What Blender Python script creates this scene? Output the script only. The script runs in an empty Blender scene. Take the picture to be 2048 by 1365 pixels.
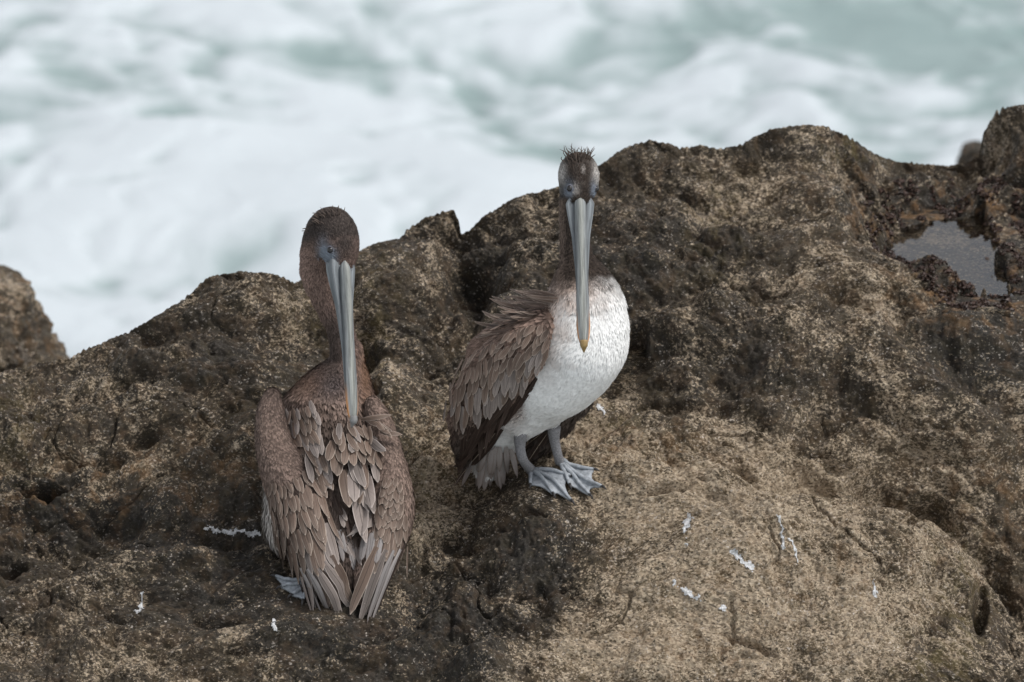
import bpy, math
import numpy as np

# ------------------------------------------------------------------ camera, light, exposure
PITCH = math.radians(22.0)
DIST = 20.0                      # camera to the place where the birds stand
PPM = 950.0                      # photograph pixels per metre there
sc = bpy.context.scene
COL = sc.collection
Fw = np.array([0, math.cos(PITCH), -math.sin(PITCH)])
Up = np.array([0, math.sin(PITCH), math.cos(PITCH)])
Rt = np.array([1.0, 0, 0])
Cam = -DIST * Fw

cam = bpy.data.cameras.new('camera')
cam.sensor_width = 36.0
cam.lens = 36.0 * DIST * PPM / 2048.0
cam.clip_start = 0.5
cam.clip_end = 9000
cam.dof.use_dof = True
cam.dof.focus_distance = DIST - 0.12
cam.dof.aperture_fstop = 4.8
cam_o = bpy.data.objects.new('camera', cam)
cam_o.location = Cam
cam_o.rotation_euler = (math.pi / 2 - PITCH, 0, 0)
COL.objects.link(cam_o)
sc.camera = cam_o

SUN_EL, SUN_AZ = math.radians(60), math.radians(106)   # azimuth from +Y clockwise: high, from the right on the camera's side
world = bpy.data.worlds.new('World')
sc.world = world
world.use_nodes = True
wn = world.node_tree.nodes
wl = world.node_tree.links
wn.clear()
sky = wn.new('ShaderNodeTexSky')
sky.sky_type = 'NISHITA'
sky.sun_disc = False
sky.sun_elevation = SUN_EL
sky.sun_rotation = SUN_AZ
sky.air_density = 1.0
sky.dust_density = 1.5
hs = wn.new('ShaderNodeHueSaturation')
hs.inputs['Saturation'].default_value = 0.22
bg = wn.new('ShaderNodeBackground')
bg.inputs['Strength'].default_value = 0.13
wo = wn.new('ShaderNodeOutputWorld')
wl.new(sky.outputs[0], hs.inputs['Color'])
wl.new(hs.outputs[0], bg.inputs['Color'])
wl.new(bg.outputs[0], wo.inputs['Surface'])

sun = bpy.data.lights.new('sun', 'SUN')
sun.energy = 1.5
sun.angle = math.radians(12)
sun.color = (1.0, 0.97, 0.93)
sun_o = bpy.data.objects.new('sun', sun)
sdir = np.array([math.sin(SUN_AZ) * math.cos(SUN_EL), math.cos(SUN_AZ) * math.cos(SUN_EL), math.sin(SUN_EL)])
from mathutils import Vector
sun_o.rotation_euler = Vector(sdir).to_track_quat('Z', 'Y').to_euler()
sun_o.location = (0, 0, 12)
COL.objects.link(sun_o)

sc.view_settings.view_transform = 'Standard'
sc.view_settings.look = 'None'
sc.view_settings.exposure = 0.55
sc.view_settings.gamma = 1.0
sc.view_settings.use_curve_mapping = False

rng = np.random.default_rng(7)

# ------------------------------------------------------------------ helpers
def rays(px, py):
    px = np.asarray(px, float); py = np.asarray(py, float)
    a = (px - 1024) / PPM; b = (682.5 - py) / PPM
    return Fw * DIST + a[..., None] * Rt + b[..., None] * Up

def at(px, py, y):
    """point at depth y (metres beyond the birds) seen in direction (px, py)"""
    d = rays(px, py)
    t = (np.asarray(y, float) - Cam[1]) / d[..., 1]
    return Cam + d * t[..., None]

def atz(px, py, z):
    d = rays(px, py)
    t = (np.asarray(z, float) - Cam[2]) / d[..., 2]
    return Cam + d * t[..., None]

def proj(P):
    v = P - Cam
    w = v @ Fw
    k = PPM * DIST / w
    return 1024 + k * (v @ Rt), 682.5 - k * (v @ Up), w

_perm = np.random.default_rng(3).permutation(256)
_perm = np.concatenate([_perm, _perm]).astype(np.int32)
_g = np.random.default_rng(4).normal(size=(256, 3)); _g /= np.linalg.norm(_g, axis=1)[:, None]
_g = _g.astype(np.float32)
def perlin(p, scale=1.0, off=0.0):
    p = (np.asarray(p) * scale + off + 1000.0)
    i = np.floor(p).astype(np.int32)
    f = (p - i).astype(np.float32)
    i &= 255
    u = f * f * f * (f * (f * 6 - 15) + 10)
    out = np.zeros(p.shape[:-1], np.float32)
    for dx in (0, 1):
        for dy in (0, 1):
            for dz in (0, 1):
                h = _perm[_perm[_perm[(i[..., 0] + dx) & 255] + ((i[..., 1] + dy) & 255)] + ((i[..., 2] + dz) & 255)]
                g = _g[h]
                dot = g[..., 0] * (f[..., 0] - dx) + g[..., 1] * (f[..., 1] - dy) + g[..., 2] * (f[..., 2] - dz)
                wx = u[..., 0] if dx else 1 - u[..., 0]
                wy = u[..., 1] if dy else 1 - u[..., 1]
                wz = u[..., 2] if dz else 1 - u[..., 2]
                out += dot * wx * wy * wz
    return out * 1.5

def fbm(p, scale, octs=4, gain=0.5, off=0.0):
    o = 0; a = 1.0
    for k in range(octs):
        o = o + a * perlin(p, scale * 2.03 ** k, off + 17.3 * k); a *= gain
    return o

def sstep(a, b, x):
    t = np.clip((x - a) / (b - a), 0, 1)
    return t * t * (3 - 2 * t)

def new_mesh(name, V, quads=None, tris=None, smooth=True):
    me = bpy.data.meshes.new(name)
    V = np.asarray(V, np.float32)
    parts = []; starts = []; tot = []; s = 0
    if quads is not None and len(quads):
        q = np.asarray(quads, np.int32); parts.append(q.ravel())
        starts.append(s + 4 * np.arange(len(q))); tot.append(np.full(len(q), 4)); s += 4 * len(q)
    if tris is not None and len(tris):
        t = np.asarray(tris, np.int32); parts.append(t.ravel())
        starts.append(s + 3 * np.arange(len(t))); tot.append(np.full(len(t), 3)); s += 3 * len(t)
    L = np.concatenate(parts).astype(np.int32)
    st = np.concatenate(starts).astype(np.int32); to = np.concatenate(tot).astype(np.int32)
    me.vertices.add(len(V)); me.vertices.foreach_set('co', V.ravel())
    me.loops.add(len(L)); me.loops.foreach_set('vertex_index', L)
    me.polygons.add(len(st)); me.polygons.foreach_set('loop_start', st); me.polygons.foreach_set('loop_total', to)
    me.update(calc_edges=True)
    me.validate()
    if smooth:
        me.polygons.foreach_set('use_smooth', np.ones(len(me.polygons), bool))
    return me

def set_col(me, name, c):
    c = np.asarray(c, np.float32)
    if c.ndim == 1: c = np.repeat(c[:, None], 3, 1)
    if c.shape[1] == 3: c = np.concatenate([c, np.ones((len(c), 1), np.float32)], 1)
    a = me.color_attributes.new(name, 'FLOAT_COLOR', 'POINT')
    a.data.foreach_set('color', c.ravel())

def link(name, me, mat=None, parent=None):
    o = bpy.data.objects.new(name, me)
    COL.objects.link(o)
    if mat is not None: me.materials.append(mat)
    if parent is not None: o.parent = parent
    return o

def tag(o, label=None, cat=None, group=None, kind=None):
    if label: o['label'] = label
    if cat: o['category'] = cat
    if group: o['group'] = group
    if kind: o['kind'] = kind
    return o

# ------------------------------------------------------------------ materials
class NT:
    def __init__(s, name):
        s.m = bpy.data.materials.new(name); s.m.use_nodes = True
        s.n = s.m.node_tree.nodes; s.l = s.m.node_tree.links
        s.b = s.n['Principled BSDF']
    def node(s, t, **kw):
        n = s.n.new(t)
        for k, v in kw.items(): setattr(n, k, v)
        return n
    def put(s, sock, v):
        if hasattr(v, 'is_linked') or hasattr(v, 'links'): s.l.new(v, sock)
        else: sock.default_value = v
    def math(s, op, a, b=0.0, c=None, clamp=False):
        n = s.node('ShaderNodeMath', operation=op, use_clamp=clamp)
        s.put(n.inputs[0], a); s.put(n.inputs[1], b)
        if c is not None: s.put(n.inputs[2], c)
        return n.outputs[0]
    def mix(s, f, a, b, blend='MIX'):
        n = s.node('ShaderNodeMix', data_type='RGBA', blend_type=blend)
        s.put(n.inputs[0], f); s.put(n.inputs[6], a if hasattr(a, 'links') else (*a, 1)); s.put(n.inputs[7], b if hasattr(b, 'links') else (*b, 1))
        return n.outputs[2]
    def noise(s, vec, scale, detail=3, rough=0.55, dist=0.0):
        n = s.node('ShaderNodeTexNoise')
        s.l.new(vec, n.inputs['Vector'])
        n.inputs['Scale'].default_value = scale; n.inputs['Detail'].default_value = detail
        n.inputs['Roughness'].default_value = rough; n.inputs['Distortion'].default_value = dist
        return n.outputs['Fac']
    def ramp(s, f, lo, hi):
        n = s.node('ShaderNodeMapRange', interpolation_type='SMOOTHSTEP')
        s.put(n.inputs[0], f); s.put(n.inputs[1], lo); s.put(n.inputs[2], hi)
        return n.outputs[0]
    def attr(s, name):
        return s.node('ShaderNodeAttribute', attribute_name=name)
    def bump(s, h, strength, dist):
        n = s.node('ShaderNodeBump'); n.inputs['Strength'].default_value = strength; n.inputs['Distance'].default_value = dist
        s.l.new(h, n.inputs['Height']); s.l.new(n.outputs[0], s.b.inputs['Normal'])
        return n

def rock_material(name, use_attr=True, tan=0.3, rust=0.2):
    t = NT(name)
    co = t.node('ShaderNodeTexCoord').outputs['Object']
    mp = t.node('ShaderNodeMapping'); mp.inputs['Rotation'].default_value = (0.3, 0.5, 0.35); mp.inputs['Scale'].default_value = (0.82, 1.05, 1.12)
    t.l.new(co, mp.inputs['Vector']); v = mp.outputs[0]
    n1 = t.noise(v, 190, 4, 0.66, 0.3)
    n2 = t.noise(v, 42, 3, 0.6, 0.2)
    n3 = t.noise(v, 310, 2, 0.6)
    n4 = t.noise(co, 9, 4, 0.6, 0.4)
    vo = t.node('ShaderNodeTexVoronoi'); vo.inputs['Scale'].default_value = 250; t.l.new(v, vo.inputs['Vector'])
    cell = t.node('ShaderNodeSeparateColor'); t.l.new(vo.outputs['Color'], cell.inputs[0])
    if use_attr:
        a = t.attr('Zone'); sp = t.node('ShaderNodeSeparateColor'); t.l.new(a.outputs['Color'], sp.inputs[0])
        tanv, rustv, algae = sp.outputs[0], sp.outputs[1], sp.outputs[2]
    else:
        tanv, rustv, algae = tan, rust, 0.2
    # grain mask: share of pale grains grows with tan
    n5 = t.noise(v, 100, 3, 0.62, 0.3)
    g = t.math('ADD', t.math('MULTIPLY', n1, 0.52), t.math('MULTIPLY', n2, 0.20))
    g = t.math('ADD', g, t.math('MULTIPLY', n5, 0.28))
    g = t.math('ADD', g, t.math('MULTIPLY', t.math('SUBTRACT', n4, 0.5), 0.44))
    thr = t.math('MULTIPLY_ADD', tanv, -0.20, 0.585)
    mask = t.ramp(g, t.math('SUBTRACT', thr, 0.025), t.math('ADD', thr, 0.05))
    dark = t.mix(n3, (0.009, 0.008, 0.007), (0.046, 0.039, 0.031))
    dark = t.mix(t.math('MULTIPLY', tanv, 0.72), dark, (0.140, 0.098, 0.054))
    light = t.mix(cell.outputs[0], (0.170, 0.128, 0.083), (0.50, 0.405, 0.295))
    c = t.mix(mask, dark, light)
    # pale crystals, in drifts
    drift = t.ramp(t.noise(co, 14, 3, 0.6), 0.40, 0.68)
    wm = t.math('MULTIPLY', t.ramp(cell.outputs[1], 0.84, 0.95), t.ramp(n1, 0.45, 0.60))
    c = t.mix(t.math('MULTIPLY', wm, t.math('MULTIPLY_ADD', drift, 0.65, 0.15)), c, (0.60, 0.54, 0.48))
    dm = t.math('MULTIPLY', t.ramp(cell.outputs[2], 0.72, 0.95), t.math('MULTIPLY_ADD', drift, -0.4, 0.75))
    c = t.mix(dm, c, (0.016, 0.013, 0.010))
    rm = t.math('MULTIPLY', t.ramp(t.noise(co, 22, 4, 0.65, 0.5), 0.45, 0.7), rustv)
    c = t.mix(rm, c, t.mix(n1, (0.06, 0.032, 0.014), (0.32, 0.185, 0.09)))
    am = t.math('MULTIPLY', t.ramp(t.noise(co, 30, 4, 0.65, 0.3), 0.42, 0.66), algae)
    c = t.mix(t.math('MULTIPLY', am, 0.7), c, t.mix(n3, (0.035, 0.030, 0.010), (0.17, 0.125, 0.04)))
    t.l.new(c, t.b.inputs['Base Color'])
    r = t.math('SUBTRACT', 0.92, t.math('MULTIPLY', t.ramp(n2, 0.42, 0.68), 0.46))
    t.l.new(r, t.b.inputs['Roughness'])
    t.b.inputs['Specular IOR Level'].default_value = 0.35
    h = t.math('ADD', t.math('MULTIPLY', n1, 0.8), t.math('MULTIPLY', n3, 0.35))
    h = t.math('ADD', h, t.math('MULTIPLY', cell.outputs[0], 0.25))
    t.bump(h, 0.8, 0.007)
    return t.m

M = {}
M['rock'] = rock_material('speckled_rock')
M['far_rock'] = rock_material('algae_rock', False, 0.25, 0.5)
M['red_rock'] = rock_material('reddish_rock', False, 0.02, 0.35)

def water_material():
    t = NT('tide_pool_water')
    t.b.inputs['Base Color'].default_value = (0.75, 0.72, 0.66, 1)
    t.b.inputs['Roughness'].default_value = 0.03
    t.b.inputs['IOR'].default_value = 1.6
    t.b.inputs['Transmission Weight'].default_value = 1.0
    co = t.node('ShaderNodeTexCoord').outputs['Object']
    t.bump(t.noise(co, 16, 2), 0.05, 0.01)
    return t.m
M['water'] = water_material()

def sea_material():
    t = NT('foaming_sea')
    a = t.attr('Foam'); sp = t.node('ShaderNodeSeparateColor'); t.l.new(a.outputs['Color'], sp.inputs[0])
    co = t.node('ShaderNodeTexCoord').outputs['Object']
    n = t.noise(co, 5, 5, 0.6, 0.6)
    f = t.ramp(t.math('ADD', sp.outputs[0], t.math('MULTIPLY', t.math('SUBTRACT', n, 0.5), 0.6)), 0.12, 0.92)
    wc = t.mix(n, (0.19, 0.262, 0.258), (0.29, 0.36, 0.357))
    c = t.mix(f, wc, (0.525, 0.57, 0.595))
    t.l.new(c, t.b.inputs['Base Color'])
    t.b.inputs['Roughness'].default_value = 0.55
    t.b.inputs['Specular IOR Level'].default_value = 0.3
    t.bump(n, 0.4, 0.05)
    return t.m
M['sea'] = sea_material()

def plumage_material():
    t = NT('plumage')
    a = t.attr('Col')
    co = t.node('ShaderNodeTexCoord').outputs['Object']
    n = t.noise(co, 120, 3)
    c = t.mix(0.5, a.outputs['Color'], t.mix(n, (0.72, 0.72, 0.72), (1.28, 1.28, 1.28)), 'MULTIPLY')
    c2 = t.mix(t.ramp(n, 0.2, 0.8), t.mix(1.0, a.outputs['Color'], (0.82, 0.82, 0.82), 'MULTIPLY'), t.mix(1.0, a.outputs['Color'], (1.12, 1.12, 1.12), 'MULTIPLY'))
    t.l.new(c2, t.b.inputs['Base Color'])
    t.b.inputs['Roughness'].default_value = 0.8
    t.b.inputs['Specular IOR Level'].default_value = 0.15
    return t.m
M['plumage'] = plumage_material()

def feather_material(name, base, fringe, shaft, tipfade=0.3, var=0.35):
    t = NT(name)
    uv = t.node('ShaderNodeUVMap'); uv.uv_map = 'UVMap'
    sx = t.node('ShaderNodeSeparateXYZ'); t.l.new(uv.outputs[0], sx.inputs[0])
    u, v = sx.outputs[0], sx.outputs[1]
    au = t.math('ABSOLUTE', t.math('SUBTRACT', u, 0.5))
    rnd = t.node('ShaderNodeObjectInfo').outputs['Random']
    co = t.node('ShaderNodeTexCoord').outputs['Object']
    cb = t.node('ShaderNodeCombineXYZ')
    t.put(cb.inputs[0], t.math('MULTIPLY', au, 2.0)); t.put(cb.inputs[1], t.math('MULTIPLY', t.math('SUBTRACT', v, t.math('MULTIPLY', au, 0.35)), 42.0)); t.put(cb.inputs[2], t.math('MULTIPLY', rnd, 37.0))
    barb = t.noise(cb.outputs[0], 1.0, 3, 0.6)
    nz = t.noise(co, 60, 3)
    edge = t.math('MAXIMUM', t.ramp(au, 0.40, 0.50), t.ramp(v, 0.92, 1.0))
    edge = t.math('MULTIPLY', edge, t.math('ADD', 0.45, t.math('MULTIPLY', nz, 0.8)), clamp=True)
    k = t.math('ADD', 1.0 - var * 0.5, t.math('MULTIPLY', rnd, var))
    k = t.math('MULTIPLY', k, t.math('ADD', 0.74, t.math('MULTIPLY', barb, 0.52)))
    kc = t.node('ShaderNodeCombineColor'); [t.put(kc.inputs[i], k) for i in range(3)]
    b2 = t.mix(1.0, base, kc.outputs[0], 'MULTIPLY')
    b2 = t.mix(t.math('MULTIPLY', t.ramp(v, 0.35, 0.95), tipfade), b2, fringe)
    c = t.mix(edge, b2, fringe)
    sm = t.math('MULTIPLY', t.math('SUBTRACT', 1.0, t.ramp(au, 0.012, 0.05)), 0.75)
    c = t.mix(sm, c, shaft)
    t.l.new(c, t.b.inputs['Base Color'])
    t.b.inputs['Roughness'].default_value = 0.62
    t.b.inputs['Specular IOR Level'].default_value = 0.25
    t.bump(barb, 0.35, 0.002)
    return t.m
M['f_brown'] = feather_material('brown_feather', (0.118, 0.081, 0.062), (0.47, 0.385, 0.32), (0.04, 0.028, 0.022), 0.16, 0.65)
M['f_grey'] = feather_material('grey_brown_feather', (0.180, 0.148, 0.132), (0.50, 0.43, 0.39), (0.04, 0.03, 0.026), 0.2, 0.6)
M['f_dark'] = feather_material('dark_flight_feather', (0.038, 0.024, 0.019), (0.085, 0.058, 0.045), (0.10, 0.07, 0.05), 0.1)
M['f_shaft'] = feather_material('dark_primary_feather', (0.045, 0.029, 0.023), (0.10, 0.065, 0.05), (0.62, 0.50, 0.38), 0.1)
M['f_tail'] = feather_material('pale_tail_feather', (0.36, 0.32, 0.30), (0.20, 0.135, 0.10), (0.30, 0.26, 0.23), 0.3)
M['f_silver'] = feather_material('silver_flight_feather', (0.27, 0.245, 0.235), (0.10, 0.07, 0.06), (0.05, 0.04, 0.035), 0.1)

def simple(name, col, rough=0.5, noise_amt=0.25, nscale=60, spec=0.4, bump=0.2):
    t = NT(name)
    co = t.node('ShaderNodeTexCoord').outputs['Object']
    n = t.noise(co, nscale, 4, 0.6)
    lo = tuple(x * (1 - noise_amt) for x in col); hi = tuple(x * (1 + noise_amt) for x in col)
    t.l.new(t.mix(t.ramp(n, 0.25, 0.75), lo, hi), t.b.inputs['Base Color'])
    t.b.inputs['Roughness'].default_value = rough
    t.b.inputs['Specular IOR Level'].default_value = spec
    t.bump(n, bump, 0.003)
    return t.m
M['eye'] = simple('eye_dark', (0.012, 0.010, 0.010), 0.08, 0.1, 60, 0.6, 0.0)
M['eyelid'] = simple('eyelid_skin', (0.13, 0.135, 0.16), 0.6, 0.2, 200)
M['leg'] = simple('leg_skin', (0.205, 0.20, 0.205), 0.6, 0.3, 260, 0.3, 0.7)
M['web'] = simple('web_skin', (0.30, 0.32, 0.345), 0.55, 0.28, 120, 0.4, 0.35)
M['claw'] = simple('claw_horn', (0.035, 0.032, 0.032), 0.4, 0.2)
M['nail'] = simple('bill_nail_horn', (0.27, 0.18, 0.07), 0.4, 0.2, 120)
M['grey_nail'] = simple('pale_bill_nail', (0.20, 0.195, 0.19), 0.5, 0.2, 120)
M['dropping'] = simple('white_dropping', (0.50, 0.50, 0.50), 0.9, 0.4, 220, 0.2, 0.4)
M['weed'] = simple('brown_seaweed', (0.050, 0.028, 0.020), 0.45, 0.5, 40, 0.5)

def bill_material():
    t = NT('bill_horn')
    a = t.attr('Col')
    uv = t.node('ShaderNodeUVMap'); uv.uv_map = 'UVMap'
    mp = t.node('ShaderNodeMapping'); mp.inputs['Scale'].default_value = (15, 3.2, 1); t.l.new(uv.outputs[0], mp.inputs['Vector'])
    n = t.noise(mp.outputs[0], 1.0, 6, 0.72, 0.5)
    k = t.math('ADD', 0.58, t.math('MULTIPLY', t.ramp(n, 0.32, 0.68), 0.78))
    kc = t.node('ShaderNodeCombineColor'); [t.put(kc.inputs[i], k) for i in range(3)]
    t.l.new(t.mix(1.0, a.outputs['Color'], kc.outputs[0], 'MULTIPLY'), t.b.inputs['Base Color'])
    t.b.inputs['Roughness'].default_value = 0.62
    t.b.inputs['Specular IOR Level'].default_value = 0.35
    t.bump(n, 0.35, 0.002)
    return t.m
M['bill'] = bill_material()

# ------------------------------------------------------------------ sea
SEA_Z = -3.2
def sea():
    def axis(a, b, step, far):
        mid = np.arange(a, b + 1e-6, step)
        k = step * 1.35 ** np.arange(1, 60); k = np.cumsum(k); k = k[k < far]
        return np.concatenate([(a - k)[::-1], mid, b + k])
    xs = axis(-3.0, 3.0, 0.025, 4000); ys = axis(4.5, 13.5, 0.03, 4000)
    X, Y = np.meshgrid(xs, ys)
    P = np.stack([X, Y, np.full_like(X, SEA_Z)], -1)
    px, py, w = proj(P)
    wv = np.stack([fbm(P, 0.9, 3, off=5), fbm(P, 0.9, 3, off=50), 0 * X], -1)
    Pw = P * [1.0, 0.8, 1] + wv * 0.28
    f = 0.74 + 0.30 * fbm(Pw, 0.75, 3, 0.55, 3.3) + 0.46 * fbm(Pw, 2.9, 4, 0.66, 9.1)
    Ps = (P + wv * .35) * [1.0, 1.6, 1]
    f = f + .12 * (np.abs(perlin(Ps, 3.2, 8)) - .22) + .35 * perlin(Ps, 6.5, 18)
    blobs = [(1720, 50, 360, 80, -.72), (1950, 120, 200, 80, -.62), (1420, 30, 120, 50, -.25), (1850, 230, 60, 60, .1), (1560, 140, 200, 60, .30),
             (230, 90, 70, 25, -.33), (140, 190, 80, 30, -.33), (640, 130, 90, 25, -.33), (780, 30, 80, 22, -.42), (330, 280, 45, 18, -.42),
             (200, 358, 50, 16, -.33), (980, 190, 150, 60, -.24), (1000, 250, 60, 30, -.14), (60, 120, 60, 35, -.2), (500, 25, 150, 25, -.2),
             (400, 480, 500, 150, .30), (700, 260, 250, 70, .25), (100, 300, 200, 60, .15), (250, 30, 160, 30, .1), (850, 110, 120, 30, .15),
             (1330, 240, 80, 16, -.2), (1130, 60, 80, 40, .15), (800, 420, 100, 30, -.18), (1930, 30, 90, 30, .1), (200, 600, 90, 40, -.05)]
    for (cx, cy, rx, ry, v) in blobs:
        f = f + v * np.exp(-((px - cx) / rx) ** 2 - ((py - cy) / ry) ** 2)
    far = sstep(8, 40, np.hypot(X, Y - 9))
    f = f * (1 - far) + (0.25 + 0.3 * fbm(P, 0.05, 3)) * far
    P[..., 2] += 0.10 * fbm(P, 0.5, 3, off=2) * (1 - far) + 0.05 * np.clip(f, 0, 1) * (1 - far)
    ny, nx = X.shape
    I = np.arange(nx * ny).reshape(ny, nx)
    q = np.stack([I[:-1, :-1], I[:-1, 1:], I[1:, 1:], I[1:, :-1]], -1).reshape(-1, 4)
    me = new_mesh('sea', P.reshape(-1, 3), q)
    set_col(me, 'Foam', np.clip(f, 0, 1).ravel())
    tag(link('sea', me, M['sea']), 'pale green sea churned white with foam behind the rocks', 'sea', kind='structure')
sea()

# ------------------------------------------------------------------ main rock
TILT = math.radians(30)
qv = np.array([0, math.cos(TILT), math.sin(TILT)]); nv = np.array([0, -math.sin(TILT), math.cos(TILT)])
POOL_Z = -0.17
ridge = [(-400, 790, .5), (-150, 760, .5), (0, 745, .5), (130, 716, .5), (200, 690, .5), (300, 640, .52), (380, 590, .6), (420, 552, .65), (480, 543, .68), (540, 548, .7), (590, 563, .7),
         (640, 540, .75), (715, 502, .82), (760, 483, .85), (800, 478, .88), (812, 463, .9), (850, 435, .93), (880, 425, .94), (908, 421, .95), (917, 440, .95), (922, 468, .95), (935, 464, .95), (970, 430, .95),
         (1030, 395, .96), (1075, 385, .98), (1118, 374, 1.0), (1200, 330, 1.05), (1250, 296, 1.1), (1300, 279, 1.1), (1340, 286, 1.1), (1362, 300, 1.1), (1400, 289, 1.1), (1440, 301, 1.1),
         (1480, 290, 1.1), (1540, 259, 1.1), (1580, 250, 1.1), (1650, 253, 1.12), (1690, 270, 1.15), (1740, 302, 1.22), (1800, 326, 1.3), (1900, 331, 1.38), (1935, 326, 1.4), (1958, 312, 1.4), (1968, 262, 1.4),
         (1990, 226, 1.38), (2048, 208, 1.36), (2200, 200, 1.36), (2450, 260, 1.36)]
ctrl = """0 1365 -.5;250 1365 -.48;500 1365 -.47;750 1365 -.47;1000 1365 -.5;1250 1365 -.5;1500 1365 -.52;1750 1365 -.5;1950 1365 -.42;2048 1365 -.3
0 1200 -.2;200 1200 -.24;400 1200 -.26;600 1205 -.28;670 1262 -.365;800 1200 -.24;950 1200 -.24;1100 1200 -.3;1300 1200 -.31;1500 1200 -.32;1700 1200 -.3;1880 1200 -.2;1990 1200 -.02;2048 1250 -.02
0 1130 -.06;200 1095 -.1;380 1060 -.1;500 1060 -.1;650 1080 -.12;800 1080 -.08;900 1090 -.02;1000 1090 -.09;1100 1060 -.11;1130 1000 -.03;1060 985 -.02;1190 1000 -.03;1300 1080 -.17;1500 1080 -.21;1700 1080 -.20;1850 1080 -.13;1900 1095 -.02;1975 1100 .20;2048 1150 .22
1200 975 .0;1350 965 .0;1480 945 .02;1600 975 -.01;1750 1000 -.01;1850 1030 .0;1110 950 .03
1350 930 .12;1480 915 .12;1620 945 .18;1760 960 .25;1880 1000 .26;2000 1040 .27
1240 880 .14;1400 850 .22;1560 850 .22;1650 890 .22;1400 800 .28;1560 810 .3;1300 780 .4;1450 780 .4;1640 850 .33
1300 700 .5;1400 650 .52;1500 600 .55;1600 700 .42;1700 800 .35;1850 850 .3;1980 900 .3;2048 950 .32
1600 550 .62;1700 500 .75;1780 600 .60;1850 640 .50;1980 770 .42;1500 450 .8;1400 450 .85;1300 450 .8;1300 550 .65;1200 500 .72;1100 500 .75;1500 345 1.0;1600 350 .95;1700 400 .9;1740 480 .85
1950 690 .50;2048 720 .48;2048 800 .42;2030 860 .37;1850 380 1.2;1950 400 1.15;2000 320 1.3;2048 300 1.25
800 1000 .05;900 1000 .08;950 1000 .12;1000 970 .1;900 940 .18;650 950 .1;800 900 .15;1000 880 .25;1100 880 .2
850 850 .24;850 750 .4;850 650 .55;930 580 .78;1000 600 .62;1050 500 .78;800 560 .68;760 600 .62;750 750 .38;950 480 .85;860 500 .82;1150 700 .45;1050 750 .38
450 1000 .02;250 1030 .06;100 1040 .06;0 1050 .06;80 980 .12;200 900 .18;0 900 .2;300 850 .22;450 850 .2;450 750 .34;300 720 .36;150 780 .36;0 800 .38;500 650 .5;400 650 .48;620 700 .48;600 850 .25"""
ctrl = [tuple(float(v) for v in s.split()) for row in ctrl.split('\n') for s in row.split(';')]
ctrl += [(x, 1520, -.66) for x in range(0, 2100, 300)]
ctrl += [(x - 260, y, d) for (x, y, d) in ctrl if x <= 0] + [(x + 260, y, d) for (x, y, d) in ctrl if x >= 2040]
CP = [at(*c) for c in ctrl] + [at(*c) for c in ridge[::2]]
CP += [atz(x, y, POOL_Z + .012) for (x, y) in [(1765, 500), (1825, 545), (1900, 597), (1960, 615), (2035, 605), (2035, 500), (1990, 425), (1900, 415), (1800, 430)]]
CP = np.array(CP)

def seg_dist(px, py, poly):
    d = np.full(px.shape, 1e9)
    for (x0, y0), (x1, y1) in zip(poly[:-1], poly[1:]):
        dx, dy = x1 - x0, y1 - y0
        t = np.clip(((px - x0) * dx + (py - y0) * dy) / (dx * dx + dy * dy + 1e-9), 0, 1)
        d = np.minimum(d, np.hypot(px - x0 - t * dx, py - y0 - t * dy))
    return d

pool_px = [(1772, 500), (1800, 462), (1850, 448), (1920, 440), (1960, 430), (1978, 455), (1988, 482), (2002, 500), (1992, 530), (2012, 560), (2026, 592), (1960, 592), (1915, 577), (1870, 547), (1830, 532), (1800, 517)]
POOL = atz(np.array([p[0] for p in pool_px]), np.array([p[1] for p in pool_px]), POOL_Z)[:, :2]
def poly_sd(X, Y, poly):
    """signed distance to polygon (negative inside)"""
    d = np.full(X.shape, 1e9); inside = np.zeros(X.shape, bool)
    n = len(poly)
    for i in range(n):
        x0, y0 = poly[i]; x1, y1 = poly[(i + 1) % n]
        dx, dy = x1 - x0, y1 - y0
        t = np.clip(((X - x0) * dx + (Y - y0) * dy) / (dx * dx + dy * dy + 1e-12), 0, 1)
        d = np.minimum(d, np.hypot(X - x0 - t * dx, Y - y0 - t * dy))
        c = ((y0 > Y) != (y1 > Y)) & (X < (x1 - x0) * (Y - y0) / (y1 - y0 + 1e-12) + x0)
        inside ^= c
    return np.where(inside, -d, d)

PUDDLES = [((1490, 331), 26, 9, 1.03), ((1262, 728), 44, 34, .46)]      # small puddles: centre px, radii px, depth

def grow(n, s0, k=1.25):
    return np.cumsum(s0 * k ** np.arange(1, n + 1))

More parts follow.
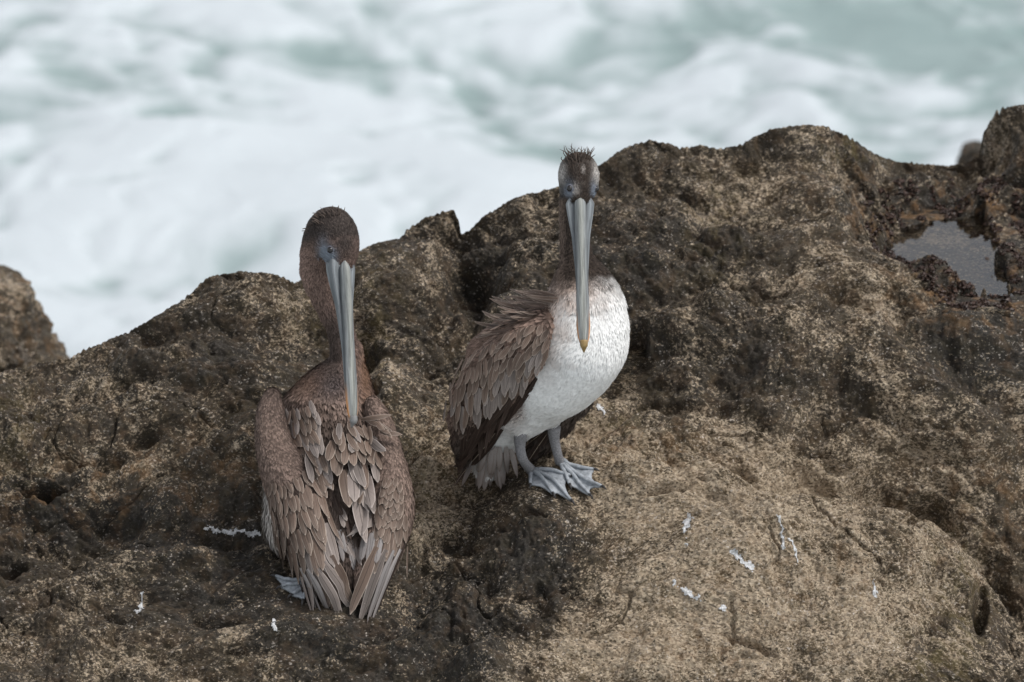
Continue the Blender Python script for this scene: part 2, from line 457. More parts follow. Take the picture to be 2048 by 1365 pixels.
def build_rock():
    g = grow(22, .0024)
    xs = np.concatenate([(-1.2 - g)[::-1], np.arange(-1.2, 1.2, .0024), 1.2 + g])
    qs = np.concatenate([(-.80 - g)[::-1], np.arange(-.80, 1.33, .00255), 1.33 + g])
    X, Q = np.meshgrid(xs, qs)
    cx = CP[:, 0]; cq = CP @ qv; ch = CP @ nv
    n = len(cx); c2 = .035 ** 2
    A = np.sqrt((cx[:, None] - cx) ** 2 + (cq[:, None] - cq) ** 2 + c2) - 4e-4 * np.eye(n)
    Pm = np.stack([np.ones(n), cx, cq], 1)
    S = np.block([[A, Pm], [Pm.T, np.zeros((3, 3))]])
    wts = np.linalg.lstsq(S, np.concatenate([ch, np.zeros(3)]), rcond=None)[0]
    h = wts[n] + wts[n + 1] * X + wts[n + 2] * Q
    for i in range(n):
        h = h + wts[i] * np.sqrt((X - cx[i]) ** 2 + (Q - cq[i]) ** 2 + c2)
    P = X[..., None] * Rt + Q[..., None] * qv + h[..., None] * nv
    px, py, _ = proj(P)
    # smooth base before noise near the feet
    foot = np.maximum(np.exp(-((px - 1125) / 85) ** 2 - ((py - 985) / 42) ** 2), np.exp(-((px - 590) / 60) ** 2 - ((py - 1195) / 32) ** 2))
    amp = 1 - .85 * np.clip(foot * 1.3, 0, 1)
    calm = 1 - .8 * np.clip(np.exp(-((px - 1080) / 150) ** 4 - ((py - 980) / 60) ** 4) + np.exp(-((px - 660) / 170) ** 4 - ((py - 1190) / 80) ** 4), 0, 1)
    P = P.astype(np.float32)
    warp = np.stack([perlin(P, 3.1, 3), perlin(P, 3.1, 31), perlin(P, 3.1, 61)], -1) * .09
    Pw = ((P + warp) @ np.array([[.80, -.35, .2], [.4, 1.1, 0], [0, .2, 1.2]])).astype(np.float32)
    billow = lambda sc_, off: np.sqrt(perlin(Pw, sc_, off) ** 2 + .0012) - .25
    front = np.exp(-((px - 1520) / 400) ** 4 - ((py - 1190) / 210) ** 4)
    soft = 1 - .62 * front
    d = (.125 * billow(3.1, 1) + .066 * billow(7.2, 11)) * calm * soft
    d += .028 * billow(16, 21) * calm * soft + .010 * perlin(Pw, 31, 31)
    crk = perlin(Pw, 4.4, 91) + .10 * perlin(Pw, 26, 95)
    d -= .020 * np.exp(-(crk / .022) ** 2) * sstep(-.05, .25, perlin(Pw, 2.6, 97)) * calm
    pit = np.abs(perlin(Pw, 47, 41)); d += .009 * (np.sqrt(pit + .01) - .45)
    fine = .0052 * perlin(Pw, 95, 51) + .0036 * perlin(Pw, 180, 61)
    lump = np.clip(perlin(Pw, 60, 71), 0, 1); fine = fine + .006 * lump
    w22 = perlin(P, 22, 5); w12a = perlin(P, 12, 8); w12b = perlin(P, 12, 88)
    # carved crevices and hollows  (centre px, radii px, turn, depth m)
    for (ax, ay, rx, ry, a, dep) in [(82, 974, 52, 19, 0, .15), (290, 862, 34, 14, -.45, .045), (430, 770, 26, 8, -.5, .035), (215, 912, 45, 20, -.5, .045),
                                     (940, 575, 48, 52, .5, .055), (880, 640, 40, 26, -.4, .04), (1275, 672, 24, 42, 0, .06), (1958, 1226, 17, 42, -.12, .09), (1500, 1283, 70, 9, .42, .022),
                                     (1340, 985, 45, 8, -.25, .035), (1800, 990, 80, 12, .1, .05), (720, 690, 40, 30, 0, .04), (740, 790, 20, 18, 0, .05), (10, 1120, 40, 14, -.3, .05), (1640, 620, 70, 14, -.8, .02), (1545, 560, 80, 16, -.9, .018),
                                     (1050, 1250, 40, 120, .3, .02), (880, 1130, 90, 16, -.35, .025)]:
        ca, sa = math.cos(a), math.sin(a)
        u = ((px - ax) * ca + (py - ay) * sa) / rx; v = (-(px - ax) * sa + (py - ay) * ca) / ry
        r = np.sqrt(u * u + v * v) + .22 * w22
        d -= dep * (1 - sstep(.45, 1.25, r))
    for poly, wd, dep in [([(0, 1120), (200, 1062), (380, 1040), (520, 1035)], 40, .075), ([(1140, 880), (1300, 800), (1430, 800), (1570, 850), (1650, 905), (1740, 985)], 16, .035),
                          ([(1480, 930), (1620, 960), (1740, 985), (1860, 1005), (1930, 1080), (2000, 1160), (2070, 1260)], 22, .085), ([(1800, 640), (1880, 690), (1990, 790), (2048, 860)], 30, .05),
                          ([(840, 1120), (960, 1085), (1070, 1025)], 20, .05), ([(690, 560), (720, 640), (735, 760)], 22, .05), ([(1000, 530), (940, 650), (860, 720)], 18, .04), ([(0, 880), (250, 760), (420, 700)], 14, .02)]:
        dd = seg_dist(px + 14 * w12a, py + 14 * w12b, poly)
        d -= dep * np.exp(-(dd / wd) ** 2)
    P = P + (d * amp + fine * (.35 + .65 * amp))[..., None] * nv
    # match the skyline, column by column, then fall away behind it to the sea
    rx = np.array([at(*r)[0] for r in ridge]); rq = np.array([at(*r) @ qv for r in ridge]); ry = np.array([r[1] for r in ridge], float)
    Qr = np.interp(X, rx, rq)
    rpx = np.array([r[0] for r in ridge], float)
    d = Q - Qr
    drop = np.where(d > 0, 3.4 * d * d / (np.abs(d) + .10), 0)
    P[..., 2] -= drop
    xp_ = np.stack([xs, 0 * xs, 0 * xs], -1); jag = 5 * perlin(xp_, 14) + 3 * perlin(xp_, 33, 7) + 2 * perlin(xp_, 80, 9)
    for it in range(3):
        px, py, _ = proj(P)
        m = np.abs(d) < .16
        pm = np.where(m, py, 1e9); jj = pm.argmin(0)
        top = pm[jj, np.arange(len(xs))]; tx = px[jj, np.arange(len(xs))]
        want = np.interp(tx, rpx, ry) + jag
        ok = top < 1e8
        dz = np.where(ok, (top - want) / PPM / .927, 0)
        k = np.ones(7) / 7; dz = np.convolve(np.pad(dz, 3, mode='edge'), k, 'valid')
        P[..., 2] += dz[None, :] * np.exp(-(np.clip(d, -9, 0) / .10) ** 2)
        if it == 0:
            P[..., 2] += 0
    # pools: press a basin into the rock
    sd = poly_sd(P[..., 0], P[..., 1], POOL)
    edge = sd - .006 + .011 * fbm(P, 20, 3)
    bas = POOL_Z - .035 * sstep(0, -.05, edge) - .004 + .03 * sstep(0, .10, edge) + .55 * np.clip(edge - .05, 0, 1) + .010 * perlin(P, 60, 2)
    near = 1 - sstep(.03, .13, np.abs(edge) * (edge > 0))
    inside = edge < 0
    P[..., 2] = np.where(inside, np.minimum(P[..., 2], bas), P[..., 2] * (1 - near) + np.maximum(P[..., 2], POOL_Z + .001 + .05 * np.clip(edge, 0, .1)) * near)
    rocks_in = np.clip(perlin(P, 30, 77) - .42, 0, 1) * inside * .11
    P[..., 2] += rocks_in
    pz = []
    for (c, rxp, ryp, dep) in PUDDLES:
        px, py, _ = proj(P)
        r = np.hypot((px - c[0]) / rxp, (py - c[1]) / ryp) + .25 * perlin(P, 25, 9)
        front = np.abs(P[..., 1] - dep) < .25
        zc = at(*c, dep)[2]
        near = (1 - sstep(.9, 1.6, r)) * front
        P[..., 2] = P[..., 2] * (1 - near) + (zc - .012) * near
        pz.append(zc - .004)
    # sides and front run down into the sea
    P[..., 2] -= .9 * np.clip(np.abs(X) - 1.45, 0, 9) ** 1.3 + 1.3 * np.clip(-.95 - Q, 0, 9) ** 1.2
    P[..., 2] = np.maximum(P[..., 2], SEA_Z - 1.0)
    px, py, dep = proj(P)
    # zones: r = share of pale grains, g = rust, b = algae; r drops over several hollows and the front boulder's left side
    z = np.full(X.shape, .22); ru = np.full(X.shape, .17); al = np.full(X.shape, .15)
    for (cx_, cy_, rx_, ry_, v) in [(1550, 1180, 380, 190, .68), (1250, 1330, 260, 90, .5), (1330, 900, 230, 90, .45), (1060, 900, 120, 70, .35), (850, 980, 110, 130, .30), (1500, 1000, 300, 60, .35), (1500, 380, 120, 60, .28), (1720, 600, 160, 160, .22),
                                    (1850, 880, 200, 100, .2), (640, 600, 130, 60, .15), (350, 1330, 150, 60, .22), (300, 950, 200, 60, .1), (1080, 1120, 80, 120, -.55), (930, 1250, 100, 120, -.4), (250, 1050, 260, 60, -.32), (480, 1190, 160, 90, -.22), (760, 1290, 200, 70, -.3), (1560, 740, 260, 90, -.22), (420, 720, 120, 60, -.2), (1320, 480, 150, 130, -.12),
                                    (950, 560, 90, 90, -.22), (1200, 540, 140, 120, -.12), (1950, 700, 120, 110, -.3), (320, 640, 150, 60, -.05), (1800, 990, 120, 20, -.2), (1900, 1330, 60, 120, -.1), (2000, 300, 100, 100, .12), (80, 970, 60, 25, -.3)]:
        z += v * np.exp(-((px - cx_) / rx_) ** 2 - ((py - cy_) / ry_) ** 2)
    for (cx_, cy_, rx_, ry_, v) in [(1280, 900, 120, 50, .6), (350, 960, 260, 70, .5), (80, 1000, 140, 60, .5), (1640, 1150, 260, 60, .25), (1400, 1310, 150, 60, .35), (1960, 1000, 120, 90, .4), (1870, 420, 140, 40, .5), (1900, 600, 150, 60, .5), (870, 880, 80, 120, .2), (760, 760, 30, 50, .5)]:
        ru += v * np.exp(-((px - cx_) / rx_) ** 2 - ((py - cy_) / ry_) ** 2)
    for (cx_, cy_, rx_, ry_, v) in [(1700, 300, 60, 40, .7), (1920, 1200, 60, 150, .7), (1440, 450, 60, 100, .5), (740, 650, 50, 120, .6), (840, 960, 60, 80, .5), (1230, 850, 60, 40, .5), (620, 620, 60, 80, .4), (1850, 1330, 80, 60, .6), (30, 860, 60, 100, .5)]:
        al += v * np.exp(-((px - cx_) / rx_) ** 2 - ((py - cy_) / ry_) ** 2)
    z += .14 * fbm(P, 6, 3, off=4)
    sd2 = sstep(.22, .0, edge); ru += .45 * sd2; z -= .22 * sd2
    z = np.where(edge < -.004, .35, z); ru = np.where(edge < -.004, .1, ru)
    ny, nx = X.shape
    I = np.arange(nx * ny).reshape(ny, nx)
    q = np.stack([I[:-1, :-1], I[:-1, 1:], I[1:, 1:], I[1:, :-1]], -1).reshape(-1, 4)
    me = new_mesh('rock_outcrop', P.reshape(-1, 3), q)
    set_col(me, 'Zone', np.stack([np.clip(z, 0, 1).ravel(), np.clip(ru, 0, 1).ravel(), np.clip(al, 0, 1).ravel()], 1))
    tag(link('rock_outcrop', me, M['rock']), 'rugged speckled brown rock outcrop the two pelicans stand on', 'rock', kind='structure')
    return P, px, py, dep, edge, pz
RP, RPX, RPY, RDEP, REDGE, PUDZ = build_rock()

def rock_hit(x, y, rad=5):
    m = (np.abs(RPX - x) < rad) & (np.abs(RPY - y) < rad)
    idx = np.argwhere(m)
    dd = RDEP[m]
    k = dd < dd.min() + .06
    return RP[m][k].mean(0)

_foot = (RDEP < 20.4) & (((RPX > 1030) & (RPX < 1230) & (RPY > 900) & (RPY < 1040)) | ((RPX > 530) & (RPX < 760) & (RPY > 1130) & (RPY < 1240)))
_FP = RP[_foot]
def rock_z(x, y, rad=.012):
    m = (np.abs(_FP[:, 0] - x) < rad) & (np.abs(_FP[:, 1] - y) < rad)
    return _FP[m, 2].max() if m.any() else -9.0

# ------------------------------------------------------------------ water in the hollows
def pool(name, pts2, z, label):
    if np.sum(pts2[:, 0] * np.roll(pts2[:, 1], -1) - np.roll(pts2[:, 0], -1) * pts2[:, 1]) < 0: pts2 = pts2[::-1]
    c = pts2.mean(0)
    n = len(pts2); rings = [0.35, 0.7, 1.0]
    V = [(*c, z)]; tris = []; quads = []
    for r in rings: V += [(*(c + (p - c) * r), z) for p in pts2]
    for i in range(n):
        j = (i + 1) % n; tris.append((0, 1 + i, 1 + j))
        for k in range(len(rings) - 1): quads.append((1 + k * n + i, 1 + (k + 1) * n + i, 1 + (k + 1) * n + j, 1 + k * n + j))
    me = new_mesh(name, V, quads, tris)
    tag(link(name, me, M['water']), label, 'pool', kind='structure')
c = POOL.mean(0)
pool('tide_pool', c + (POOL - c) * 1.14, POOL_Z, 'still grey tide pool in the hollow at upper right of the rock')
for (cc, rxp, ryp, dep), z, lab in zip(PUDDLES, PUDZ, ['small pale puddle on the rock crest', 'small dark puddle beside the white breasted pelican']):
    a = np.linspace(0, 2 * math.pi, 20, endpoint=False)
    p = atz(cc[0] + rxp * 1.15 * np.cos(a), cc[1] + ryp * 1.15 * np.sin(a), z)
    pool('puddle', p[:, :2], z, lab)

# ------------------------------------------------------------------ weed crust round the pool
def weed():
    m = (REDGE > -.045) & (REDGE < .10) & (np.abs(RP[..., 2] - POOL_Z) < .07)
    pts = RP[m]; ed = REDGE[m]
    pr = np.where(ed < 0, .35, 1.0) * (perlin(pts, 28, 4) > .05)
    sel = rng.choice(len(pts), 2600, p=pr / pr.sum())
    base = pts[sel]
    V = []; T = []
    for b in base:
        s = rng.uniform(.003, .008)
        k = len(V)
        q = rng.normal(size=(5, 3)); q /= np.linalg.norm(q, axis=1)[:, None]
        q[:, 2] = np.abs(q[:, 2]) * .8
        for v in q: V.append(b + v * s * rng.uniform(.6, 1.5))
        V.append(b + [0, 0, -.004]); V.append(b + [0, 0, s])
        T += [(k, k + 1, k + 6), (k + 1, k + 2, k + 6), (k + 2, k + 3, k + 6), (k + 3, k + 4, k + 6), (k + 4, k, k + 6), (k, k + 2, k + 5), (k + 1, k + 3, k + 5), (k + 2, k + 4, k + 5)]
    me = new_mesh('seaweed', np.array(V), None, T, smooth=False)
    tag(link('seaweed', me, M['weed']), 'dark reddish brown seaweed crust fringing the tide pool', 'seaweed', kind='stuff')
weed()

# ------------------------------------------------------------------ rocks behind
def lathe_rock(name, axis_px, prof, y, label, cat, squash=1.0, seed=0, mat='far_rock'):
    """standing rock: radius (photo px) at each height, set at depth y, carried down into the sea"""
    c = at(axis_px, prof[0][0], y)
    zs = np.array([at(axis_px, p[0], y)[2] for p in prof]); rs = np.array([p[1] for p in prof]) / PPM * (20 + y * .93) / 20
    zz = np.concatenate([np.linspace(zs[0], zs[-1], 110), np.linspace(zs[-1], SEA_Z - .6, 60)[1:]])
    rr = np.interp(-zz, -np.append(zs, SEA_Z - .6), np.append(rs, rs[-1] * 1.9))
    a = np.linspace(0, 2 * math.pi, 260, endpoint=False)
    A, Z = np.meshgrid(a, zz); R_ = np.repeat(rr[:, None], len(a), 1)
    P = np.stack([c[0] + R_ * np.cos(A), y + R_ * np.sin(A) * squash, Z], -1)
    N = np.stack([np.cos(A), np.sin(A), .3 + 0 * A], -1)
    dsp = .035 * fbm(P, 6, 2, off=seed) + .016 * fbm(P, 24, 3, off=seed + 9) + .006 * perlin(P, 80)
    P = P + N * (dsp * np.clip(R_ / .05, 0, 1))[..., None]
    ny, nx = A.shape
    I = np.arange(nx * ny).reshape(ny, nx); J = np.roll(I, -1, 1)
    q = np.stack([I[:-1], I[1:], J[1:], J[:-1]], -1).reshape(-1, 4)
    me = new_mesh(name, P.reshape(-1, 3), q)
    tag(link(name, me, M[mat]), label, cat)
lathe_rock('boulder', -85, [(542, 3), (550, 55), (560, 92), (572, 122), (612, 150), (668, 184), (716, 212), (800, 240)], 2.1, 'rounded golden brown boulder at the left edge behind the outcrop', 'boulder')
lathe_rock('sea_rock', 1955, [(284, 2), (289, 14), (298, 26), (315, 34), (335, 42)], 5.0, 'small dark reddish rock rising from the surf beyond the tide pool', 'rock', seed=40, mat='red_rock')

# ------------------------------------------------------------------ droppings on the stone
def dropping(poly, label, wd=4.0, ragged=.9):
    """splash that follows the stone's own relief"""
    ys, xs_ = [p[1] for p in poly], [p[0] for p in poly]
    sub = (RPX > min(xs_) - 60) & (RPX < max(xs_) + 60) & (RPY > min(ys) - 60) & (RPY < max(ys) + 60)
    near = RDEP < 20.75
    sub &= near
    r0, r1 = np.where(sub.any(1))[0][[0, -1]]; c0, c1 = np.where(sub.any(0))[0][[0, -1]]
    P = RP[r0:r1 + 1, c0:c1 + 1]; px, py = RPX[r0:r1 + 1, c0:c1 + 1], RPY[r0:r1 + 1, c0:c1 + 1]
    dd = seg_dist(px + 5 * perlin(P, 60, 3), py + 5 * perlin(P, 60, 33), poly)
    dd = dd + wd * ragged * (1.1 * perlin(P, 170, 5) + .8 * perlin(P, 45, 15))
    m = (dd < wd) & sub[r0:r1 + 1, c0:c1 + 1]
    q = m[:-1, :-1] & m[1:, :-1] & m[1:, 1:] & m[:-1, 1:]
    ny, nx = m.shape; I = np.arange(ny * nx).reshape(ny, nx)
    Q = np.stack([I[:-1, :-1], I[:-1, 1:], I[1:, 1:], I[1:, :-1]], -1)[q]
    if len(Q) == 0: return
    u, inv = np.unique(Q, return_inverse=True)
    V = P.reshape(-1, 3)[u] + nv * .0016
    inn = 1 - np.clip(dd.reshape(-1)[u] / wd, 0, 1)
    V = V + nv * (.0012 * inn)[:, None]
    me = new_mesh('bird_dropping', V, inv.reshape(-1, 4))
    tag(link('bird_dropping', me, M['dropping']), label, 'bird dropping', 'bird droppings on the rock')
dropping([(1558, 1036), (1563, 1060), (1568, 1098)], 'longest white streak of bird dropping on the tan boulder', 4.2, .5)
dropping([(1580, 1078), (1590, 1100), (1594, 1126)], 'broken white dropping just right of the longest streak', 3.2)
dropping([(1466, 1106), (1486, 1122), (1506, 1140)], 'wide slanting white dropping left of the longest streak', 7.5, .8)
dropping([(1383, 1032), (1370, 1050), (1372, 1082)], 'faint speckled white dropping nearest the standing pelican\'s feet', 6.5, 1.7)
dropping([(1748, 1160), (1752, 1195)], 'thin white dropping at the right of the tan boulder', 3.4, .9)
dropping([(1443, 1212), (1450, 1224)], 'small white dropping low in the middle of the tan boulder', 5)
dropping([(1350, 1172), (1380, 1190), (1400, 1205)], 'long faint whitish smear low on the tan boulder', 6, 1.4)
dropping([(1195, 812), (1208, 828)], 'small white dropping under the white breasted pelican', 5)
dropping([(415, 1058), (445, 1066), (482, 1064), (520, 1070)], 'white splashed dropping left of the brown pelican\'s wing', 6.5, 1.3)
dropping([(286, 1190), (280, 1212), (274, 1228)], 'small pale dropping at the lower left of the rock', 5, .9)
dropping([(545, 1240), (553, 1262)], 'small pale dropping below the brown pelican\'s foot', 5)

# ------------------------------------------------------------------ solids from distance fields
def spline(pts, n):
    """Catmull-Rom through points"""
    P = np.array(pts, float); P = np.vstack([2 * P[0] - P[1], P, 2 * P[-1] - P[-2]])
    out = []
    m = len(P) - 3
    for s in np.linspace(0, m - 1e-6, n):
        i = int(s); t = s - i
        a, b, c, d = P[i:i + 4]
        out.append(.5 * (2 * b + (c - a) * t + (2 * a - 5 * b + 4 * c - d) * t * t + (3 * b - a - 3 * c + d) * t ** 3))
    return np.array(out)

def capsule(p, a, b, ra, rb):
    ab = b - a
    t = np.clip(((p - a) @ ab) / (ab @ ab), 0, 1)
    return np.linalg.norm(p - a - t[..., None] * ab, axis=-1) - (ra + (rb - ra) * t)

def smin(a, b, k):
    h = np.clip(.5 + .5 * (b - a) / k, 0, 1)
    return b * (1 - h) + a * h - k * h * (1 - h)

def make_sdf(chain, extra=(), k=.035):
    J = np.array([[*at(x, y, d), r] for (x, y, d, r) in chain])
    J = spline(J, 2 * len(J) - 1)
    J = [(j[:3], j[3]) for j in J]
    E = [(at(*a[:3]), at(*b[:3]), a[3], b[3], kk) for (a, b, kk) in extra]
    def f(p):
        o = None
        for (a, ra), (b, rb) in zip(J[:-1], J[1:]):
            dd = capsule(p, a, b, ra, rb)
            kk = min(k, .5 * min(ra, rb) + .006)
            o = dd if o is None else smin(o, dd, kk)
        for (a, b, ra, rb, kk) in E:
            o = smin(o, capsule(p, a, b, ra, rb), kk)
        return o
    allp = np.array([j[0] for j in J] + [e[0] for e in E] + [e[1] for e in E])
    rad = max([j[1] for j in J] + [max(e[2], e[3]) for e in E])
    f.lo = np.min([j[0] - j[1] for j in J] + [np.minimum(e[0] - e[2], e[1] - e[3]) for e in E], 0) - .03
    f.hi = np.max([j[0] + j[1] for j in J] + [np.maximum(e[0] + e[2], e[1] + e[3]) for e in E], 0) + .03
    f.J = J
    return f

def grad(f, p, e=.0015):
    g = np.stack([f(p + np.eye(3)[i] * e) - f(p - np.eye(3)[i] * e) for i in range(3)], -1)
    return g / (np.linalg.norm(g, axis=-1, keepdims=True) + 1e-9)

def surface(f, h=.0055):
    lo, hi = f.lo, f.hi
    n = np.ceil((hi - lo) / h).astype(int) + 1
    ax = [lo[i] + h * np.arange(n[i]) for i in range(3)]
    V = np.empty(n, np.float32)
    for i in range(n[0]):
        Yg, Zg = np.meshgrid(ax[1], ax[2], indexing='ij')
        V[i] = f(np.stack([np.full_like(Yg, ax[0][i]), Yg, Zg], -1))
    S = V < 0
    acc = np.zeros((*(n - 1), 3), np.float32); cnt = np.zeros(n - 1, np.float32)
    for axis in range(3):
        o1, o2 = [i for i in range(3) if i != axis]
        for d1 in (0, 1):
            for d2 in (0, 1):
                s0 = [None] * 3; s1 = [None] * 3
                s0[axis] = slice(0, n[axis] - 1); s1[axis] = slice(1, n[axis])
                for o, dd in ((o1, d1), (o2, d2)):
                    s0[o] = s1[o] = slice(dd, n[o] - 1 + dd)
                v0 = V[tuple(s0)]; v1 = V[tuple(s1)]
                cr = ((v0 < 0) != (v1 < 0))
                t = np.where(cr, v0 / np.where(cr, v0 - v1, 1), 0)
                acc[..., axis] += t; acc[..., o1] += cr * d1; acc[..., o2] += cr * d2; cnt += cr
    act = cnt > 0
    idx = np.full(n - 1, -1); idx[act] = np.arange(act.sum())
    P = (np.argwhere(act) + acc[act] / cnt[act][:, None]) * h + lo
    quads = []
    for axis in range(3):
        o1, o2 = (axis + 1) % 3, (axis + 2) % 3
        sA = [slice(None)] * 3; sB = [slice(None)] * 3
        sA[axis] = slice(0, n[axis] - 1); sB[axis] = slice(1, n[axis])
        ch = S[tuple(sA)] != S[tuple(sB)]
        e = np.argwhere(ch)
        inside = S[tuple(sA)][ch]
        ok = (e[:, o1] > 0) & (e[:, o2] > 0) & (e[:, o1] < n[o1] - 1) & (e[:, o2] < n[o2] - 1)
        e = e[ok]; inside = inside[ok]
        def cell(a, b):
            c = e.copy(); c[:, o1] -= a; c[:, o2] -= b
            return idx[c[:, 0], c[:, 1], c[:, 2]]
        q = np.stack([cell(1, 1), cell(0, 1), cell(0, 0), cell(1, 0)], 1)
        q[~inside] = q[~inside][:, ::-1]
        quads.append(q)
    for _ in range(2):
        P = P - f(P)[:, None] * grad(f, P) * .8
    return P, np.concatenate(quads)

def sample_surface(P, quads, n):
    a, b, c, d = (P[quads[:, i]] for i in range(4))
    ar = np.linalg.norm(np.cross(c - a, d - b), axis=1)
    k = rng.choice(len(quads), n, p=ar / ar.sum())
    u = rng.random((n, 1)); v = rng.random((n, 1))
    return (a[k] * (1 - u) + b[k] * u) * (1 - v) + (d[k] * (1 - u) + c[k] * u) * v

def flow_dir(J, p, n):
    """direction along the skeleton (head to tail) on the skin"""
    best = np.full(len(p), 1e9); T = np.zeros_like(p)
    for (a, ra), (b, rb) in zip(J[:-1], J[1:]):
        ab = b - a; t = np.clip(((p - a) @ ab) / (ab @ ab), 0, 1)
        d = np.linalg.norm(p - a - t[:, None] * ab, axis=1) / (ra + (rb - ra) * t)
        u = ab / np.linalg.norm(ab)
        m = d < best; best[m] = d[m]; T[m] = u
    T = T - (T * n).sum(1, keepdims=True) * n
    return T / (np.linalg.norm(T, axis=1, keepdims=True) + 1e-6)

def blades(name, P, N, T, L, W, lift, col, tipcol, parent, mat):
    B = np.cross(N, T); k = len(P)
    L = L[:, None]; W = W[:, None]; lift = lift[:, None]
    base = P - N * .0015
    mid = P + T * L * .55 + N * (L * lift * .62 + .0008)
    tip = P + T * L + N * (L * lift)
    V = np.stack([base - B * W * .35, base + B * W * .35, mid + B * W * .5 - N * W * .12, mid - B * W * .5 - N * W * .12, tip], 1).reshape(-1, 3)
    i = 5 * np.arange(k)
    q = np.stack([i + 3, i + 2, i + 1, i], 1); t = np.stack([i + 4, i + 2, i + 3], 1)
    me = new_mesh(name, V, q, t)
    nn = N + rng.normal(size=N.shape) * np.where(col.mean(1, keepdims=True) > .4, .035, .10) - T * .08
    nn /= np.linalg.norm(nn, axis=1)[:, None]
    me.normals_split_custom_set_from_vertices(np.repeat(nn, 5, 0))
    C = np.repeat(col[:, None], 5, 1); C[:, 4] = tipcol; C[:, 2:4] = (col * .65 + tipcol * .35)[:, None]
    set_col(me, 'Col', C.reshape(-1, 3))
    return tag(link(name, me, mat, parent), kind='stuff')

def plume(name, f, J, mesh, n, style, parent, h=.0):
    """cover a skin with small feathers; style(P, px, py, N) -> keep, L, W, lift, col, tip"""
    P = sample_surface(*mesh, n)
    N = grad(f, P)
    px, py, _ = proj(P)
    keep, L, W, lift, col, tip = style(P, px, py, N)
    keep = rng.random(n) < keep
    P, N, L, W, lift, col, tip = (a[keep] for a in (P, N, L, W, lift, col, tip))
    T = flow_dir(J, P, N)
    ang = rng.normal(size=len(P)) * .22
    B = np.cross(N, T)
    T = T * np.cos(ang)[:, None] + B * np.sin(ang)[:, None]
    v = np.where(col.mean(1, keepdims=True) > .4, rng.uniform(.95, 1.03, (len(P), 1)), rng.uniform(.5, 1.45, (len(P), 1)))
    L = L * rng.uniform(.75, 1.25, len(P)); lift = lift * rng.uniform(.5, 1.6, len(P))
    return blades(name, P, N, T, L, W, lift, col * v, tip * v, parent, M['plumage'])

def skin(name, f, parent, colfun, h=.0055):
    P, q = surface(f, h)
    me = new_mesh(name, P, q)
    px, py, _ = proj(P)
    set_col(me, 'Col', colfun(P, px, py))
    return link(name, me, M['plumage'], parent), (P, q)

def trace(fs, px, py, near=19.45):
    d = rays(px, py); d = d / np.linalg.norm(d, axis=-1, keepdims=True)
    t = np.full(d.shape[:-1], near)
    for _ in range(34):
        p = Cam + d * t[..., None]
        s = fs(p)
        t = t + np.clip(s, -.05, .5) * .92
    p = Cam + d * t[..., None]
    return p, np.abs(fs(p)) < .004

def feather(name, fs, base, tip, width, mat, h0, lift, parent, K=8, point=4.0, bend=0.0, pre=None):
    """one vane laid on the surface between two places seen at base and tip"""
    ts = np.linspace(0, 1, K)
    bx, by = base; ex, ey = tip
    nx_, ny_ = -(ey - by), ex - bx
    px = bx + (ex - bx) * ts + nx_ * bend * ts * (1 - ts); py = by + (ey - by) * ts + ny_ * bend * ts * (1 - ts)
    if pre is None:
        P, ok = trace(fs, px, py); G = grad(fs, P)
    else:
        P, ok, G = pre
    if not ok[0] and not ok[:3].any(): return None
    C = []; N = []
    ln = None
    for i in range(K):
        good = ok[i]
        if good and C and np.linalg.norm(P[i] - C[-1]) > 3.2 * math.hypot(ex - bx, ey - by) / PPM / (K - 1): good = False
        if good:
            C.append(P[i]); ln = G[i]
        elif C:
            dpx = rays(px[i], py[i]) - rays(px[i - 1], py[i - 1])
            st = dpx + (0 if len(C) < 3 else (C[-1] - C[-2]) @ Fw * .6) * Fw
            C.append(C[-1] + st)
        else:
            continue
        N.append(ln)
    if len(C) < 4: return None
    C = np.array(C); N = np.array(N)
    for _ in range(2):
        N[1:-1] = (N[:-2] + N[1:-1] * 2 + N[2:]) / 4
        C[1:-1] = (C[:-2] + C[1:-1] * 2 + C[2:]) / 4
    N /= np.linalg.norm(N, axis=1)[:, None]
    k = len(C); ts = np.linspace(0, 1, k)
    T = np.gradient(C, axis=0); T /= np.linalg.norm(T, axis=1)[:, None]
    B = np.cross(T, N); B /= np.linalg.norm(B, axis=1)[:, None]
    C = C + N * (h0 + lift * ts)[:, None]
    w = width / PPM * .5 * (.5 + .5 * sstep(0, .35, ts)) * np.sqrt(np.clip(1 - ts ** point, 0, 1))
    w[-1] = width / PPM * .04
    us = np.array([-1, -.5, 0, .5, 1.0])
    V = C[:, None] + B[:, None] * (us[None, :, None] * w[:, None, None]) - N[:, None] * (us[None, :, None] ** 2 * w[:, None, None] * .22) + N[:, None] * ((us == 0)[None, :, None] * .0005)
    I = np.arange(k * 5).reshape(k, 5)
    q = np.stack([I[:-1, :-1], I[1:, :-1], I[1:, 1:], I[:-1, 1:]], -1).reshape(-1, 4)[:, ::-1]
    me = new_mesh(name, V.reshape(-1, 3), q)
    uv = me.uv_layers.new(name='UVMap')
    li = np.zeros(len(me.loops), np.int32); me.loops.foreach_get('vertex_index', li)
    U = np.stack([np.tile(us * .5 + .5, k), np.repeat(ts, 5)], 1)[li]
    uv.data.foreach_set('uv', U.astype(np.float32).ravel())
    return link(name, me, mat, parent)

